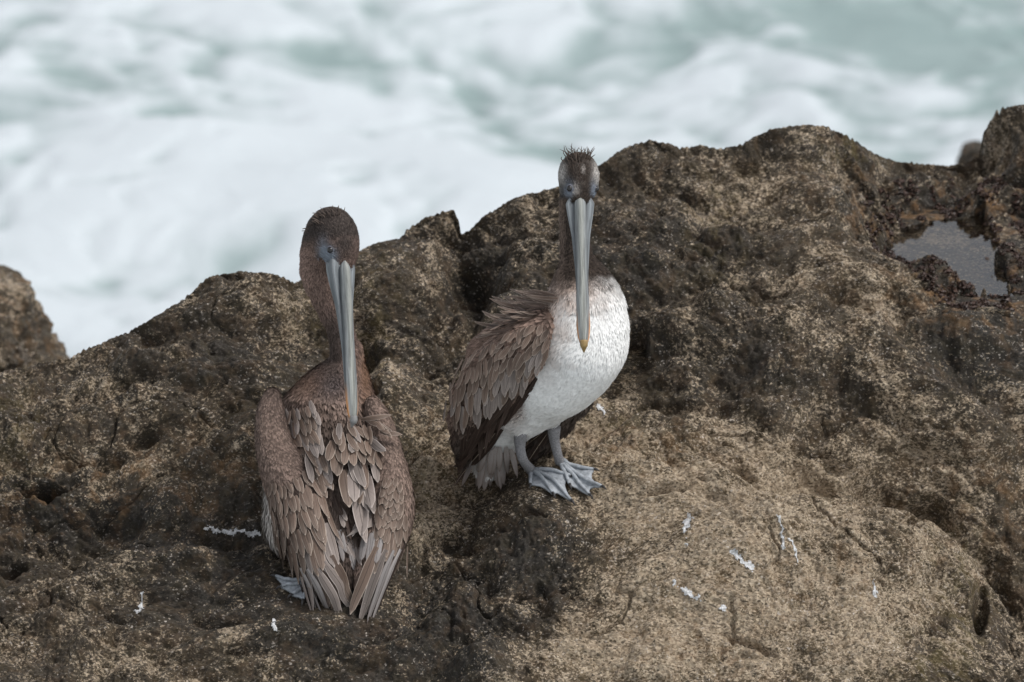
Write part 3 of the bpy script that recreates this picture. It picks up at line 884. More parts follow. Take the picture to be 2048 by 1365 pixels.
def feather_row(fs, parent, line, n, dirs, length, width, mats, h0, lift, jit=.12, point=4.0, bend=0.0):
    """n vanes whose roots run along a line; direction turns from dirs[0] to dirs[1]"""
    L = np.array(line, float)
    seg = np.concatenate([[0], np.cumsum(np.hypot(*np.diff(L, axis=0).T))]); seg /= seg[-1]
    mats = mats if isinstance(mats, (list, tuple)) else [mats]
    lens = length if isinstance(length, (list, tuple)) else (length, length)
    wids = width if isinstance(width, (list, tuple)) else (width, width)
    order = rng.permutation(n); specs = []; K = 8; ts = np.linspace(0, 1, K); PXs = []; PYs = []
    for i in range(n):
        t = (i + .5) / n + rng.normal() * .12 / n
        x = np.interp(t, seg, L[:, 0]) + rng.normal() * 1.5; y = np.interp(t, seg, L[:, 1]) + rng.normal() * 3
        d = np.array(dirs[0]) * (1 - t) + np.array(dirs[1]) * t
        a = math.atan2(d[1], d[0]) + rng.normal() * jit
        l = (lens[0] * (1 - t) + lens[1] * t) * rng.uniform(.86, 1.14); w = (wids[0] * (1 - t) + wids[1] * t) * rng.uniform(.9, 1.12)
        bd = bend + rng.normal() * .03
        ex, ey = l * math.cos(a), l * math.sin(a)
        PXs.append(x + ex * ts - ey * bd * ts * (1 - ts)); PYs.append(y + ey * ts + ex * bd * ts * (1 - ts))
        specs.append((x, y, x + ex, y + ey, w, bd))
    P, ok = trace(fs, np.array(PXs), np.array(PYs)); G = grad(fs, P)
    for i, (x, y, ex, ey, w, bd) in enumerate(specs):
        feather('feather', fs, (x, y), (ex, ey), w, mats[int(rng.integers(len(mats)))], h0 + .0012 * order[i] / n, lift * rng.uniform(.6, 1.5), parent, K=K, point=point, bend=bd, pre=(P[i], ok[i], G[i]))

def tube(name, pts, radii, mat, parent, seg=12, flat=1.0):
    P = np.array(pts, float); k = len(P)
    # resample smoothly
    T = np.gradient(P, axis=0); T /= np.linalg.norm(T, axis=1)[:, None]
    ref = np.array([1.0, 0.2, 0.1]); A = np.cross(T, ref); A /= np.linalg.norm(A, axis=1)[:, None]; B = np.cross(T, A)
    a = np.linspace(0, 2 * math.pi, seg, endpoint=False)
    V = P[:, None] + (A[:, None] * np.cos(a)[None, :, None] + B[:, None] * np.sin(a)[None, :, None] * flat) * np.array(radii)[:, None, None]
    V = V.reshape(-1, 3)
    I = np.arange(k * seg).reshape(k, seg); Jn = np.roll(I, -1, 1)
    q = np.stack([I[:-1], Jn[:-1], Jn[1:], I[1:]], -1).reshape(-1, 4)
    V = np.concatenate([V, P[:1], P[-1:]]); c0, c1 = k * seg, k * seg + 1
    t = [(c0, Jn[0, i], I[0, i]) for i in range(seg)] + [(c1, I[-1, i], Jn[-1, i]) for i in range(seg)]
    return link(name, new_mesh(name, V, q, t), mat, parent)

def ball(name, c, r, mat, parent, axis=None, squash=1.0, n=16):
    th = np.linspace(0, math.pi, n); ph = np.linspace(0, 2 * math.pi, 2 * n, endpoint=False)
    T_, Ph = np.meshgrid(th, ph, indexing='ij')
    D = np.stack([np.sin(T_) * np.cos(Ph), np.sin(T_) * np.sin(Ph), np.cos(T_)], -1)
    V = D * r
    if axis is not None:
        axis = axis / np.linalg.norm(axis); V = V - (V @ axis)[..., None] * axis * (1 - squash)
    V = (V + c).reshape(-1, 3)
    I = np.arange(len(V)).reshape(n, 2 * n); Jn = np.roll(I, -1, 1)
    q = np.stack([I[:-1], I[1:], Jn[1:], Jn[:-1]], -1).reshape(-1, 4)
    return link(name, new_mesh(name, V, q), mat, parent)

def bill(parent, base, tip, dorsal, pouch_depth, gape, sag=.012, tint=(1, 1, 1), back=-.06, nail='nail'):
    """long hooked pelican bill: upper mandible with its nail, lower mandible with the folded pouch"""
    ax = tip - base; ln = np.linalg.norm(ax); ax /= ln
    d = np.array(dorsal, float); d -= (d @ ax) * ax; d /= np.linalg.norm(d); l = np.cross(ax, d)
    K = 46; ts = np.linspace(-.02, 1, K)
    def loft(name, prof, colf, mat, seg=28, t=ts):
        V = []; U = []; Cc = []
        a = np.linspace(0, 2 * math.pi, seg, endpoint=False)
        for tt in t:
            ce, pts = prof(tt, a)
            V.append(ce + pts); U.append(np.stack([a / (2 * math.pi), np.full(seg, tt)], 1)); Cc.append(colf(tt, a))
        V = np.array(V).reshape(-1, 3); k = len(t)
        I = np.arange(k * seg).reshape(k, seg); Jn = np.roll(I, -1, 1)
        q = np.stack([I[:-1], Jn[:-1], Jn[1:], I[1:]], -1).reshape(-1, 4)
        me = new_mesh(name, V, q)
        uv = me.uv_layers.new(name='UVMap'); li = np.zeros(len(me.loops), np.int32); me.loops.foreach_get('vertex_index', li)
        uv.data.foreach_set('uv', np.array(U).reshape(-1, 2)[li].astype(np.float32).ravel())
        set_col(me, 'Col', np.clip(np.array(Cc).reshape(-1, 3), 0, 1))
        return link(name, me, mat, parent)
    wu = lambda t: np.interp(t, [-.02, -.005, .03, .2, .45, .7, .86, .94, 1], [.004, .016, .025, .026, .024, .027, .029, .024, .011])
    cen0 = None
    hu = lambda t: np.interp(t, [-.02, .02, .1, .3, .6, .9, 1], [.003, .013, .015, .013, .009, .008, .005])
    cen = lambda t: base + ax * ln * t + d * (sag * max(t, 0) * (1 - t) - .004 * t)
    def up(t, a):
        w, h = wu(t) / 2, hu(t)
        ca, sa = np.cos(a), np.sin(a)
        keel = np.exp(-(ca / .40) ** 2) * .28                     # raised culmen strip with a groove each side
        v = np.where(sa > 0, h * (sa * .75 + keel * (sa > 0)), h * .35 * sa)
        return cen(t), l * (ca * w)[:, None] + d * v[:, None]
    grey = np.array([.23, .24, .235]); blue = np.array([.150, .160, .166]); horn = np.array([.28, .285, .26]); orange = np.array([.50, .22, .07])
    def upc(t, a):
        ca, sa = np.cos(a), np.sin(a)
        k = np.exp(-(ca / .55) ** 2)[:, None] * (sa > 0)[:, None]
        c = blue * (1 - k) + horn * k
        c = c * (1 - .4 * sstep(.86, .99, np.abs(ca)))[:, None]
        m = np.clip((.30 - t) / .3, 0, 1); c = c * (1 - .25 * m) + grey * .25 * m
        o = (sstep(.72, .9, t) * (1 - sstep(.95, .985, t))) * sstep(.72, .96, np.abs(ca))[:, None]
        return (c * (1 - o) + orange * o) * tint
    loft('upper_mandible', up, upc, M['bill'])
    wl_ = lambda t: np.interp(t, [back, back + .06, .03, .1, .25, .5, .8, .95, 1], [gape * .35, gape * .85, gape, gape * .9, gape * .64, .027, .024, .018, .006])
    dl = lambda t: np.interp(t, [0, .1, .3, .55, .9, 1], [pouch_depth, pouch_depth * .85, pouch_depth * .48, .011, .006, .002])
    def lo(t, a):
        ca, sa = np.cos(a), np.sin(a)
        w = wl_(t) / 2; dep = dl(t)
        rim = np.abs(ca) ** .7 * np.sign(ca)
        v = np.where(sa > 0, .002 * sa, dep * -np.abs(sa) ** .8) - hu(t) * .36 - .0012 - .016 * np.clip((.02 - t) / .12, 0, 1)
        return cen(t) * 1.0, l * (rim * w)[:, None] + d * v[:, None]
    def loc(t, a):
        ca, sa = np.cos(a), np.sin(a)
        c = np.repeat((np.array([.175, .19, .20]) * (1 - t) + blue * t)[None], len(a), 0)
        streak = (.5 + .5 * np.sin(a * 9 + t * 5))[:, None]
        c = c * (.78 + .36 * streak)
        o = sstep(.70, .9, t) * sstep(.75, .97, np.abs(ca))[:, None]
        return (c * (1 - o) + orange * o) * tint
    loft('lower_mandible', lo, loc, M['bill'], 36, np.linspace(back, .965, K))
    # hooked nail
    pts = [cen(.955) + d * .004, cen(.985) + d * .003, cen(1.0) - d * .001, cen(1.0) + ax * .010 - d * .009]
    tube('bill_nail', spline(pts, 10), np.array([.0075, .008, .0085, .0085, .008, .0072, .006, .0046, .003, .0008]), M[nail], parent)
    return ax, d, l

def foot(parent, ankle_px, toes_px, lift=.005, heel=None):
    """four webbed toes spread on the stone"""
    A = rock_hit(*ankle_px) + np.array([0, 0, .012])
    TP = [rock_hit(*t) + np.array([0, 0, lift]) for t in toes_px]
    K = 9; V = []; cols = []
    fan = []
    for i in range(len(TP)):
        fan.append((TP[i], True))
        if i < len(TP) - 1:
            for s in (.25, .5, .75):
                m = TP[i] * (1 - s) + TP[i + 1] * s
                m = m + (A - m) * .16 * (1 - (2 * s - 1) ** 2)
                fan.append((m, False))
    n = len(fan)
    for (p, toe) in fan:
        for k in range(K):
            t = k / (K - 1)
            v = A * (1 - t) + p * t
            rz = rock_z(v[0], v[1]) if 0 < k else v[2]
            z = max(v[2], rz + lift) if k else v[2]
            V.append([v[0], v[1], z + (0.0035 if toe else -.0005) * (t > 0)])
    V = np.array(V)
    V2 = V - [0, 0, .004]
    I = np.arange(n * K).reshape(n, K)
    q = np.stack([I[:-1, :-1], I[:-1, 1:], I[1:, 1:], I[1:, :-1]], -1).reshape(-1, 4)
    o = len(V); b = q[:, ::-1] + o
    side = []
    rim = [I[0, k] for k in range(K)] + [I[i, K - 1] for i in range(1, n)] + [I[n - 1, k] for k in range(K - 2, -1, -1)]
    for a_, b_ in zip(rim[:-1], rim[1:]): side.append((a_, a_ + o, b_ + o, b_))
    w = link('web', new_mesh('web', np.concatenate([V, V2]), np.concatenate([q, b, np.array(side)])), M['web'], parent)
    for i in range(len(TP)):
        line = V[I[4 * i]]
        tube('toe', line + [0, 0, .001], np.linspace(.0056, .0032, K), M['web'], w, 8)
        dv = line[-1] - line[-3]; dv /= np.linalg.norm(dv)
        tube('claw', [line[-1] - dv * .002 + [0, 0, .001], line[-1] + dv * .006 + [0, 0, .001], line[-1] + dv * .013 - [0, 0, .003]], [.0034, .0026, .0006], M['claw'], w, 8)
    return A

def empty(name, loc):
    o = bpy.data.objects.new(name, None)
    COL.objects.link(o)
    o.empty_display_size = .1
    return o

def mixc(a, b, t):
    t = np.clip(t, 0, 1)[:, None]
    return np.asarray(a) * (1 - t) + np.asarray(b) * t

def crest(parent, spots, mat):
    for (b, e, w) in spots:
        pass

# ================================================================== standing white breasted pelican
def pelican_white():
    root = empty('pelican', None)
    tag(root, 'white breasted pelican standing with its head facing forward and bill lowered', 'pelican', 'pelicans on the rock')
    chain = [(1160, 398, -.050, .017), (1158, 366, -.018, .032), (1157, 342, .000, .030), (1152, 372, .030, .028), (1149, 440, .036, .0255), (1152, 510, .018, .0265), (1162, 560, -.010, .038), (1170, 610, -.030, .070),
             (1162, 682, -.040, .087), (1118, 728, .000, .094), (1060, 772, .045, .086), (1003, 845, .085, .056), (975, 930, .105, .030)]
    body = make_sdf(chain, [((1152, 688, -.05, .089), (1108, 738, -.02, .088), .03), ((1080, 640, .03, .055), (1000, 720, .07, .07), .05), ((1050, 800, .00, .042), (1042, 848, -.005, .015), .02), ((1108, 785, .04, .04), (1108, 835, .05, .014), .02)])
    wing = make_sdf([(1090, 652, -.085, .030), (1055, 695, -.075, .052), (985, 762, -.030, .058), (938, 838, .020, .040), (926, 920, .055, .014)], k=.03)
    far_wing = make_sdf([(1195, 690, .045, .03), (1140, 790, .10, .045), (1088, 880, .115, .022), (1054, 922, .118, .010)], k=.03)
    both = lambda p: np.minimum(np.minimum(body(p), wing(p)), far_wing(p))

    WHITE = np.array([.84, .83, .81]); BEIGE = np.array([.40, .31, .26]); BROWN = np.array([.150, .102, .080]); DARK = np.array([.036, .027, .022]); SKIN = np.array([.17, .19, .225])
    def colfun(P, px, py):
        s = fbm(P, 30, 2)
        c = np.repeat(WHITE[None], len(P), 0)
        # beige wash on the shoulder side and lower neck
        edge = 1085 + (py - 560) * -.02 + 40 * s
        c = mixc(c, BEIGE, sstep(1165, 1085, px + 26 * s) * sstep(800, 640, py))
        c = mixc(c, BEIGE * .95, sstep(1250, 1150, px + 20 * s) * sstep(640, 575, py + 20 * s))
        c = mixc(c, BROWN * 1.25, sstep(1075, 1035, px + 12 * s) * sstep(900, 800, py))
        back = P[:, 1] - np.interp(py, [580, 700, 800, 900], [.0, .03, .06, .085])
        c = mixc(c, BROWN, sstep(.0, .05, back) * (py < 900))
        neck = sstep(592, 545, py + 14 * s)
        c = mixc(c, DARK * 1.25, neck)
        c = mixc(c, np.array([.17, .125, .10]), neck * sstep(1136, 1126, px) * .7)
        head = sstep(402, 388, py)
        c = mixc(c, DARK * .95, head)
        cheek = head * (np.exp(-((px - 1124) / 9) ** 2 - ((py - 352) / 24) ** 2) + np.exp(-((px - 1193) / 9) ** 2 - ((py - 352) / 26) ** 2))
        c = mixc(c, np.array([.52, .49, .46]), cheek * .7)
        c = mixc(c, np.array([.42, .38, .35]), head * .75 * np.exp(-((px - 1150) / 8) ** 2 - ((py - 384) / 12) ** 2))
        c = mixc(c, np.array([.40, .36, .33]), head * .5 * np.clip(.3 + 2 * perlin(P, 90), 0, 1) * np.exp(-((px - 1167) / 10) ** 2 - ((py - 347) / 16) ** 2))
        lore = head * (np.exp(-((px - 1138) / 9) ** 2 - ((py - 384) / 17) ** 2) + np.exp(-((px - 1186) / 6) ** 2 - ((py - 388) / 18) ** 2)) * (P[:, 1] < .02)
        c = mixc(c, SKIN, lore * 1.25)
        rump = sstep(880, 930, py)
        c = mixc(c, np.array([.50, .48, .46]), rump)
        return c
    b, mesh = skin('body', body, root, colfun)
    def style(P, px, py, N):
        k = len(P); col = colfun(P, px, py)
        head = sstep(420, 400, py); neck = sstep(600, 560, py) * (1 - head); belly = 1 - head - neck
        L = .006 * head + .010 * neck + .019 * belly
        W = .0022 * head + .0026 * neck + .0030 * belly
        lift = .34 * head + .28 * neck + .075 * belly
        lum = col.mean(1)
        skinm = (np.abs(px - 1138) < 11) & (np.abs(py - 385) < 18) & (P[:, 1] < .02)
        keep = np.where(skinm, .06, np.clip(.95 * (head + neck) + .9 * belly, 0, 1))
        tip = np.clip(col * np.where(lum > .5, 1.04, 1.5)[:, None], 0, .88)
        return keep, L, W, lift, col, tip
    Ph = plume('plumage', body, body.J, mesh, 62000, style, b)
    # extra cover of head and neck, where the feathers are finest
    top = mesh[0][mesh[1]].mean(1)
    pyq = proj(top)[1]
    plume('plumage', body, body.J, (mesh[0], mesh[1][pyq < 590]), 16000, style, b)

    def wcol(P, px, py):
        return mixc(np.repeat(BROWN[None], len(P), 0), DARK, sstep(760, 900, py + (px - 950) * .4))
    def wstyle(P, px, py, N):
        k = len(P); s = perlin(P, 40)
        col = wcol(P, px, py) * (1.15 + .35 * s)[:, None]
        return np.full(k, 1.0), np.full(k, .017), np.full(k, .0070), np.full(k, .13), col, np.clip(col * 1.75 + .012, 0, 1)
    w, wm = skin('wing', wing, root, wcol)
    plume('plumage', wing, [(at(1120, 600, -.05), .05), (at(920, 980, .06), .02)], wm, 5200, wstyle, w)
    fw, fwm = skin('wing', far_wing, root, wcol)
    plume('plumage', far_wing, far_wing.J, fwm, 2500, wstyle, fw)
    tag(fw, 'far wing, mostly hidden behind the white body')

    z = lambda x, y: (860 + x * .3443, 560 + y * .3443)
    # dark flight feathers first, the coverts over them
    feather_row(both, w, [z(640, 560), z(470, 690), z(330, 800), z(190, 850)], 15, [(-.62, .80), (-.12, 1)], (70, 82), (15, 14), M['f_dark'], .002, .006, .05, 3.0)
    feather_row(both, w, [z(500, 640), z(380, 760), z(260, 860)], 8, [(-.66, .78), (-.42, .92)], (82, 88), 15, M['f_dark'], .005, .006, .04, 3.0)
    for (bx, by, ex, ey, wd) in [(392, 870, 170, 1178, 42), (430, 850, 235, 1110, 36), (330, 880, 165, 1060, 40)]:
        feather('feather', both, z(bx, by), z(ex, ey), wd * .3443, M['f_shaft'] if bx == 392 else M['f_dark'], .010, .006, w, K=12, point=2.6)
    feather_row(both, w, [z(655, 430), z(560, 530), z(430, 620), z(300, 690), z(150, 740)], 17, [(-.45, .9), (-.02, 1)], (34, 46), (13, 13), [M['f_grey'], M['f_grey'], M['f_brown']], .008, .006, .08)
    feather_row(both, w, [z(690, 380), z(600, 430), z(460, 520), z(300, 610), z(120, 690)], 19, [(-.42, .9), (-.02, 1)], (34, 46), (14, 14), [M['f_grey'], M['f_brown']], .010, .006, .10)
    feather_row(both, w, [z(690, 330), z(590, 380), z(440, 470), z(280, 560), z(105, 640)], 20, [(-.45, .9), (-.05, 1)], (30, 40), 13, M['f_brown'], .012, .005, .12)
    feather_row(both, w, [z(690, 290), z(560, 340), z(420, 425), z(270, 510), z(100, 600)], 22, [(-.5, .85), (-.12, 1)], (26, 34), 12, M['f_brown'], .013, .005, .14)
    feather_row(both, w, [z(660, 260), z(520, 310), z(380, 390), z(240, 470), z(110, 555)], 22, [(-.55, .8), (-.2, 1)], (22, 30), 11, M['f_brown'], .014, .004, .16)
    # far wing tip between the legs
    for (bx, by, ex, ey) in [(660, 880, 545, 990), (690, 880, 565, 1062), (640, 875, 530, 960)]:
        feather('feather', far_wing, z(bx, by), z(ex, ey), 17, M['f_shaft'], .002, .002, fw, K=8, point=3)
    # ruffled back
    feather_row(both, b, [z(760, 90), z(640, 140), z(500, 190)], 18, [(-.95, .1), (-.9, .2)], 30, 8, M['f_brown'], .006, .030, .25)
    feather_row(both, b, [z(740, 130), z(600, 190), z(430, 270)], 20, [(-.92, .2), (-.85, .35)], 30, 8, M['f_brown'], .008, .024, .25)
    feather_row(both, b, [z(690, 180), z(540, 240), z(380, 320)], 20, [(-.9, .3), (-.8, .45)], 28, 8, [M['f_brown'], M['f_dark']], .008, .016, .25)
    # tail
    tl = link('tail', new_mesh('tail', np.array([at(985, 895, .07), at(1000, 900, .10), at(970, 900, .12), at(962, 950, .10)]), None, [(0, 1, 2), (0, 3, 1), (1, 3, 2), (2, 3, 0)]), M['f_tail'], root)
    feather_row(both, tl, [z(250, 1010), z(330, 1000), z(430, 1000)], 9, [(-.35, 1), (.12, 1)], 66, 15, M['f_tail'], .002, .004, .06)
    feather_row(both, tl, [z(330, 960), z(400, 960), z(470, 960)], 6, [(-.2, 1), (.15, 1)], 52, 14, M['f_tail'], .006, .004, .06)

    # bill, eyes
    base = at(1160, 398, -.062); tip = at(1168, 694, -.235)
    ax, d, l = bill(root, base, tip, (0.03, -1, .55), .040, .060, .004)
    for (ex, ey, sx) in [(1140, 377, -1), (1191, 378, 1)]:
        p, ok = trace(body, np.array([ex]), np.array([ey])); p = p[0]; n = grad(body, p[None])[0]
        e = ball('eye', p + n * .0008, .0068, M['eye'], root)
        ball('eyelid', p - n * .0014, .0092, M['eyelid'], e, n, .55)
    # crest of stiff little plumes
    for i in range(44):
        x = rng.uniform(1134, 1178); p, ok = trace(body, np.array([x]), np.array([rng.uniform(311, 326)])); p = p[0]
        e = p + np.array([(x - 1157) / PPM * .55 + rng.normal() * .002, .004 + rng.normal() * .004, rng.uniform(.012, .026)])
        bend = np.array([rng.normal() * .003, 0, 0])
        tube('crest_feather', spline([p - [0, 0, .004], (p + e) / 2 - bend, e + bend], 6), np.array([.0018, .0022, .0021, .0017, .0012, .0005]), M['f_crest'], root, 6, .5)
    # legs and feet
    A = foot(root, (1062, 955), [(1060, 984), (1106, 1003), (1143, 1014), (1142, 966)])
    top = at(1042, 862, -.005)
    tube('leg', spline([top, at(1040, 892, -.004), (at(1046, 920, -.012)), A + [0, 0, .004]], 14), np.interp(np.linspace(0, 1, 14), [0, .2, .35, .8, 1], [.015, .0140, .0112, .0098, .0115]), M['leg'], root)
    A = foot(root, (1120, 937), [(1140, 986), (1179, 1008), (1203, 1002), (1188, 952)])
    top = at(1108, 855, .045)
    tube('leg', spline([top, at(1109, 880, .045), at(1115, 908, .035), A + [0, 0, .004]], 14), np.interp(np.linspace(0, 1, 14), [0, .2, .35, .8, 1], [.0145, .0132, .0108, .0096, .0115]), M['leg'], root)
    return root
M['f_crest'] = simple('crest_plume', (0.095, 0.070, 0.056), 0.7, 0.3)
pelican_white()

# ================================================================== brown pelican seen from behind, head turned back
def pelican_brown():
    root = empty('pelican', None)
    tag(root, 'brown pelican seen from behind with its bill resting down its back', 'pelican', 'pelicans on the rock')
    chain = [(688, 530, -.062, .017), (675, 488, -.032, .037), (662, 457, -.005, .036), (641, 485, .030, .031), (633, 540, .052, .0285), (653, 598, .066, .0245), (679, 655, .072, .0215), (689, 705, .070, .0225), (689, 750, .066, .030),
             (664, 820, .040, .084), (662, 900, -.020, .098), (666, 1000, -.100, .095), (672, 1100, -.195, .066), (674, 1165, -.250, .038), (674, 1200, -.280, .018)]
    body = make_sdf(chain, [((640, 960, -.01, .115), (640, 1040, -.07, .118), .04), ((700, 775, .072, .032), (704, 700, .080, .017), .02), ((660, 815, .05, .050), (612, 812, .03, .034), .02)])
    wl_ = make_sdf([(545, 790, -.045, .016), (541, 835, -.070, .026), (552, 905, -.115, .036), (592, 985, -.155, .052), (622, 1075, -.222, .047), (648, 1145, -.272, .030), (662, 1188, -.300, .012)], k=.03)
    wr_ = make_sdf([(745, 808, -.035, .017), (762, 860, -.062, .025), (781, 940, -.110, .031), (778, 1020, -.160, .045), (762, 1090, -.220, .041), (738, 1150, -.268, .028), (726, 1188, -.298, .012)], k=.03)
    both = lambda p: np.minimum(np.minimum(body(p), wl_(p)), wr_(p))
    BROWN = np.array([.148, .105, .085]); DARK = np.array([.040, .031, .027]); WARM = np.array([.22, .130, .085]); PALE = np.array([.58, .54, .50]); SKIN = np.array([.165, .185, .215]); NECK = np.array([.140, .094, .077])
    def colfun(P, px, py):
        s = fbm(P, 35, 2)
        c = np.repeat(BROWN[None], len(P), 0)
        c = mixc(c, NECK, sstep(800, 770, py + 20 * s))
        c = mixc(c, NECK * 1.45, sstep(640, 605, px + 10 * s) * sstep(470, 520, py) * sstep(700, 600, py))
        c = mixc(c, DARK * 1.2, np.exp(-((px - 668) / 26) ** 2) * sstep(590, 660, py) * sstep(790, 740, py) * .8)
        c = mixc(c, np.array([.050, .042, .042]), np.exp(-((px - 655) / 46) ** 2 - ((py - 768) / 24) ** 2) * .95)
        c = mixc(c, WARM, np.exp(-((px - 728) / 12) ** 2 - ((py - 740) / 60) ** 2) + .45 * np.exp(-((px - 612) / 34) ** 2 - ((py - 765) / 26) ** 2))
        c = mixc(c, BROWN * .42, sstep(800, 850, py) * sstep(560, 590, px) * (P[:, 1] < .05))  # shade between the scapulars painted in: back skin darkened under them
        head = sstep(500, 470, py) * (P[:, 1] < .035)
        head = np.maximum(head, np.exp(-((px - 690) / 26) ** 2 - ((py - 490) / 34) ** 2))
        c = mixc(c, DARK, head)
        c = mixc(c, SKIN, 1.3 * np.exp(-((px - 648) / 11) ** 2 - ((py - 508) / 22) ** 2) * (P[:, 1] < .0) + 1.2 * np.exp(-((px - 664) / 11) ** 2 - ((py - 516) / 14) ** 2) * (P[:, 1] < .0))
        c = mixc(c, PALE, sstep(562, 535, px) * sstep(900, 950, py) * (P[:, 2] < -.15))
        c = mixc(c, PALE * .8, sstep(.02, .09, P[:, 1] + (py - 900) * .0002) * (py > 860) * .7)
        return c
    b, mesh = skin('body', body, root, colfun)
    def style(P, px, py, N):
        k = len(P); col = colfun(P, px, py); lum = col.mean(1)
        head = sstep(560, 520, py); neck = sstep(800, 760, py) * (1 - head); rest = 1 - head - neck
        L = .0065 * head + .011 * neck + .022 * rest; W = .0022 * head + .0026 * neck + .0060 * rest; lift = .34 * head + .30 * neck + .20 * rest
        skinm = (np.hypot((px - 652) / 16, (py - 508) / 22) < 1) & (P[:, 1] < .0)
        keep = np.where(skinm, .05, np.clip(head + neck + .55 * rest, 0, 1))
        tip = np.clip(col * np.where(lum > .4, 1.1, 1.6)[:, None] + .01, 0, .86)
        return keep, L, W, lift, col, tip
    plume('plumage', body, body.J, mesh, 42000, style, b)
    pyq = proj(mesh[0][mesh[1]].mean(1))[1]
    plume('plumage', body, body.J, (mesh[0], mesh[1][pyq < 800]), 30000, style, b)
    def wcol(P, px, py):
        return np.repeat(BROWN[None], len(P), 0)
    def wstyle(P, px, py, N):
        k = len(P); s = perlin(P, 35)
        t = sstep(900, 1010, py)
        col = wcol(P, px, py) * (1.08 + .30 * s)[:, None]
        return np.ones(k), .0095 + .010 * t, .0042 + .0035 * t, .13 - .03 * t, col, np.clip(col * 1.35 + .008, 0, 1)
    z = lambda x, y: (480 + x * .3882, 740 + y * .3882)
    W = []
    for f, lab in ((wl_, 'wing folded on the left, its flank edged white'), (wr_, 'wing folded on the right')):
        w, wm = skin('wing', f, root, wcol)
        w['label'] = lab
        plume('plumage', f, f.J, wm, 11000, wstyle, w)
        W.append(w)
    wL, wR = W
    # flight feathers
    feather_row(both, wL, [z(270, 950), z(360, 1000), z(450, 990)], 10, [(.40, .9), (.16, 1)], (118, 100), (15, 17), [M['f_silver'], M['f_grey'], M['f_dark']], .003, .006, .04, 3.2)
    feather_row(both, wL, [z(330, 980), z(420, 960), z(480, 900)], 6, [(.36, .93), (.16, 1)], (92, 108), (18, 22), [M['f_brown'], M['f_grey']], .007, .005, .05, 3.4)
    feather_row(both, wR, [z(810, 930), z(740, 960), z(670, 960)], 10, [(-.50, .86), (-.18, 1)], (118, 104), (14, 17), [M['f_silver'], M['f_grey'], M['f_dark']], .003, .006, .04, 3.2)
    feather_row(both, wR, [z(760, 860), z(700, 840), z(650, 850)], 5, [(-.3, .93), (-.1, 1)], (70, 62), (19, 20), [M['f_silver'], M['f_brown']], .008, .006, .05, 3.4)
    for (bx, by, ex, ey, wd, mt) in [(240, 880, 415, 1302, 40, 'f_dark'), (285, 940, 445, 1300, 42, 'f_brown'), (330, 1010, 468, 1282, 44, 'f_silver'), (362, 1020, 498, 1268, 44, 'f_silver'),
                                     (395, 1010, 525, 1258, 48, 'f_grey'), (428, 990, 556, 1228, 52, 'f_grey'), (455, 960, 552, 1192, 58, 'f_brown')]:
        feather('feather', both, z(bx, by), z(ex, ey), wd * .3882, M[mt], .010 + .0009 * (bx - 240) / 40, .005, wL, K=12, point=5, bend=-.05)
    for (bx, by, ex, ey, wd, mt) in [(845, 870, 668, 1262, 40, 'f_dark'), (810, 920, 648, 1288, 42, 'f_silver'), (780, 930, 628, 1290, 44, 'f_silver'), (745, 930, 606, 1272, 48, 'f_grey'), (705, 920, 590, 1250, 56, 'f_brown')]:
        feather('feather', both, z(bx, by), z(ex, ey), wd * .3882, M[mt], .010 + .0009 * (845 - bx) / 40, .005, wR, K=12, point=5, bend=.05)
    # coverts of the left wing
    feather_row(both, wL, [z(190, 830), z(270, 900), z(370, 880), z(440, 790)], 12, [(.34, .94), (.2, 1)], (66, 76), (14, 20), [M['f_brown'], M['f_brown'], M['f_grey']], .008, .006, .07)
    feather_row(both, wL, [z(175, 770), z(260, 820), z(350, 800), z(430, 700)], 13, [(.3, .95), (.2, 1)], (54, 62), (13, 17), M['f_brown'], .010, .006, .08)
    feather_row(both, wL, [z(165, 700), z(240, 740), z(330, 720), z(400, 620)], 13, [(.3, .95), (.25, 1)], (46, 52), (12, 15), M['f_brown'], .011, .006, .09)
    feather_row(both, wL, [z(160, 640), z(230, 670), z(310, 640), z(370, 560)], 14, [(.28, .96), (.28, 1)], (36, 42), (10, 12), M['f_brown'], .011, .005, .10)
    feather_row(both, wL, [z(165, 590), z(230, 600), z(300, 570), z(345, 510)], 14, [(.26, .96), (.3, 1)], (28, 32), (9, 10), M['f_brown'], .010, .005, .12)
    # coverts of the right wing, scale-like
    for i, (ya, yb, n, l_, wd) in enumerate([(905, 880, 8, 50, 17), (850, 830, 9, 44, 16), (800, 790, 9, 36, 15), (755, 745, 10, 31, 14), (715, 700, 10, 28, 13), (675, 660, 10, 25, 12), (640, 620, 10, 22, 11), (605, 585, 9, 19, 10)]):
        feather_row(both, wR, [z(858 - i * 5, ya), z(790 - i * 2, yb), z(690 + i * 8, yb - 20)], n, [(-.25, .95), (-.1, 1)], l_ * 1.15, wd, M['f_brown'], .006 + .0012 * i, .003, .10)
    # rump
    feather_row(both, b, [z(470, 800), z(540, 850), z(590, 900)], 8, [(.35, .93), (.25, 1)], 55, 11, [M['f_silver'], M['f_grey']], .004, .006, .10)
    feather_row(both, b, [z(480, 640), z(520, 720), z(560, 790)], 9, [(.25, .95), (.2, 1)], 34, 11, [M['f_dark'], M['f_grey']], .005, .006, .12)
    # long scapulars lying down the middle of the back
    feather_row(both, b, [z(575, 620), z(620, 650), z(680, 640)], 4, [(.06, 1), (0, 1)], 92, 30, M['f_grey'], .018, .018, .06)
    feather_row(both, b, [z(510, 520), z(580, 540), z(650, 530), z(710, 520)], 6, [(.05, 1), (.04, 1)], (76, 82), (26, 28), [M['f_brown'], M['f_grey']], .021, .018, .08)
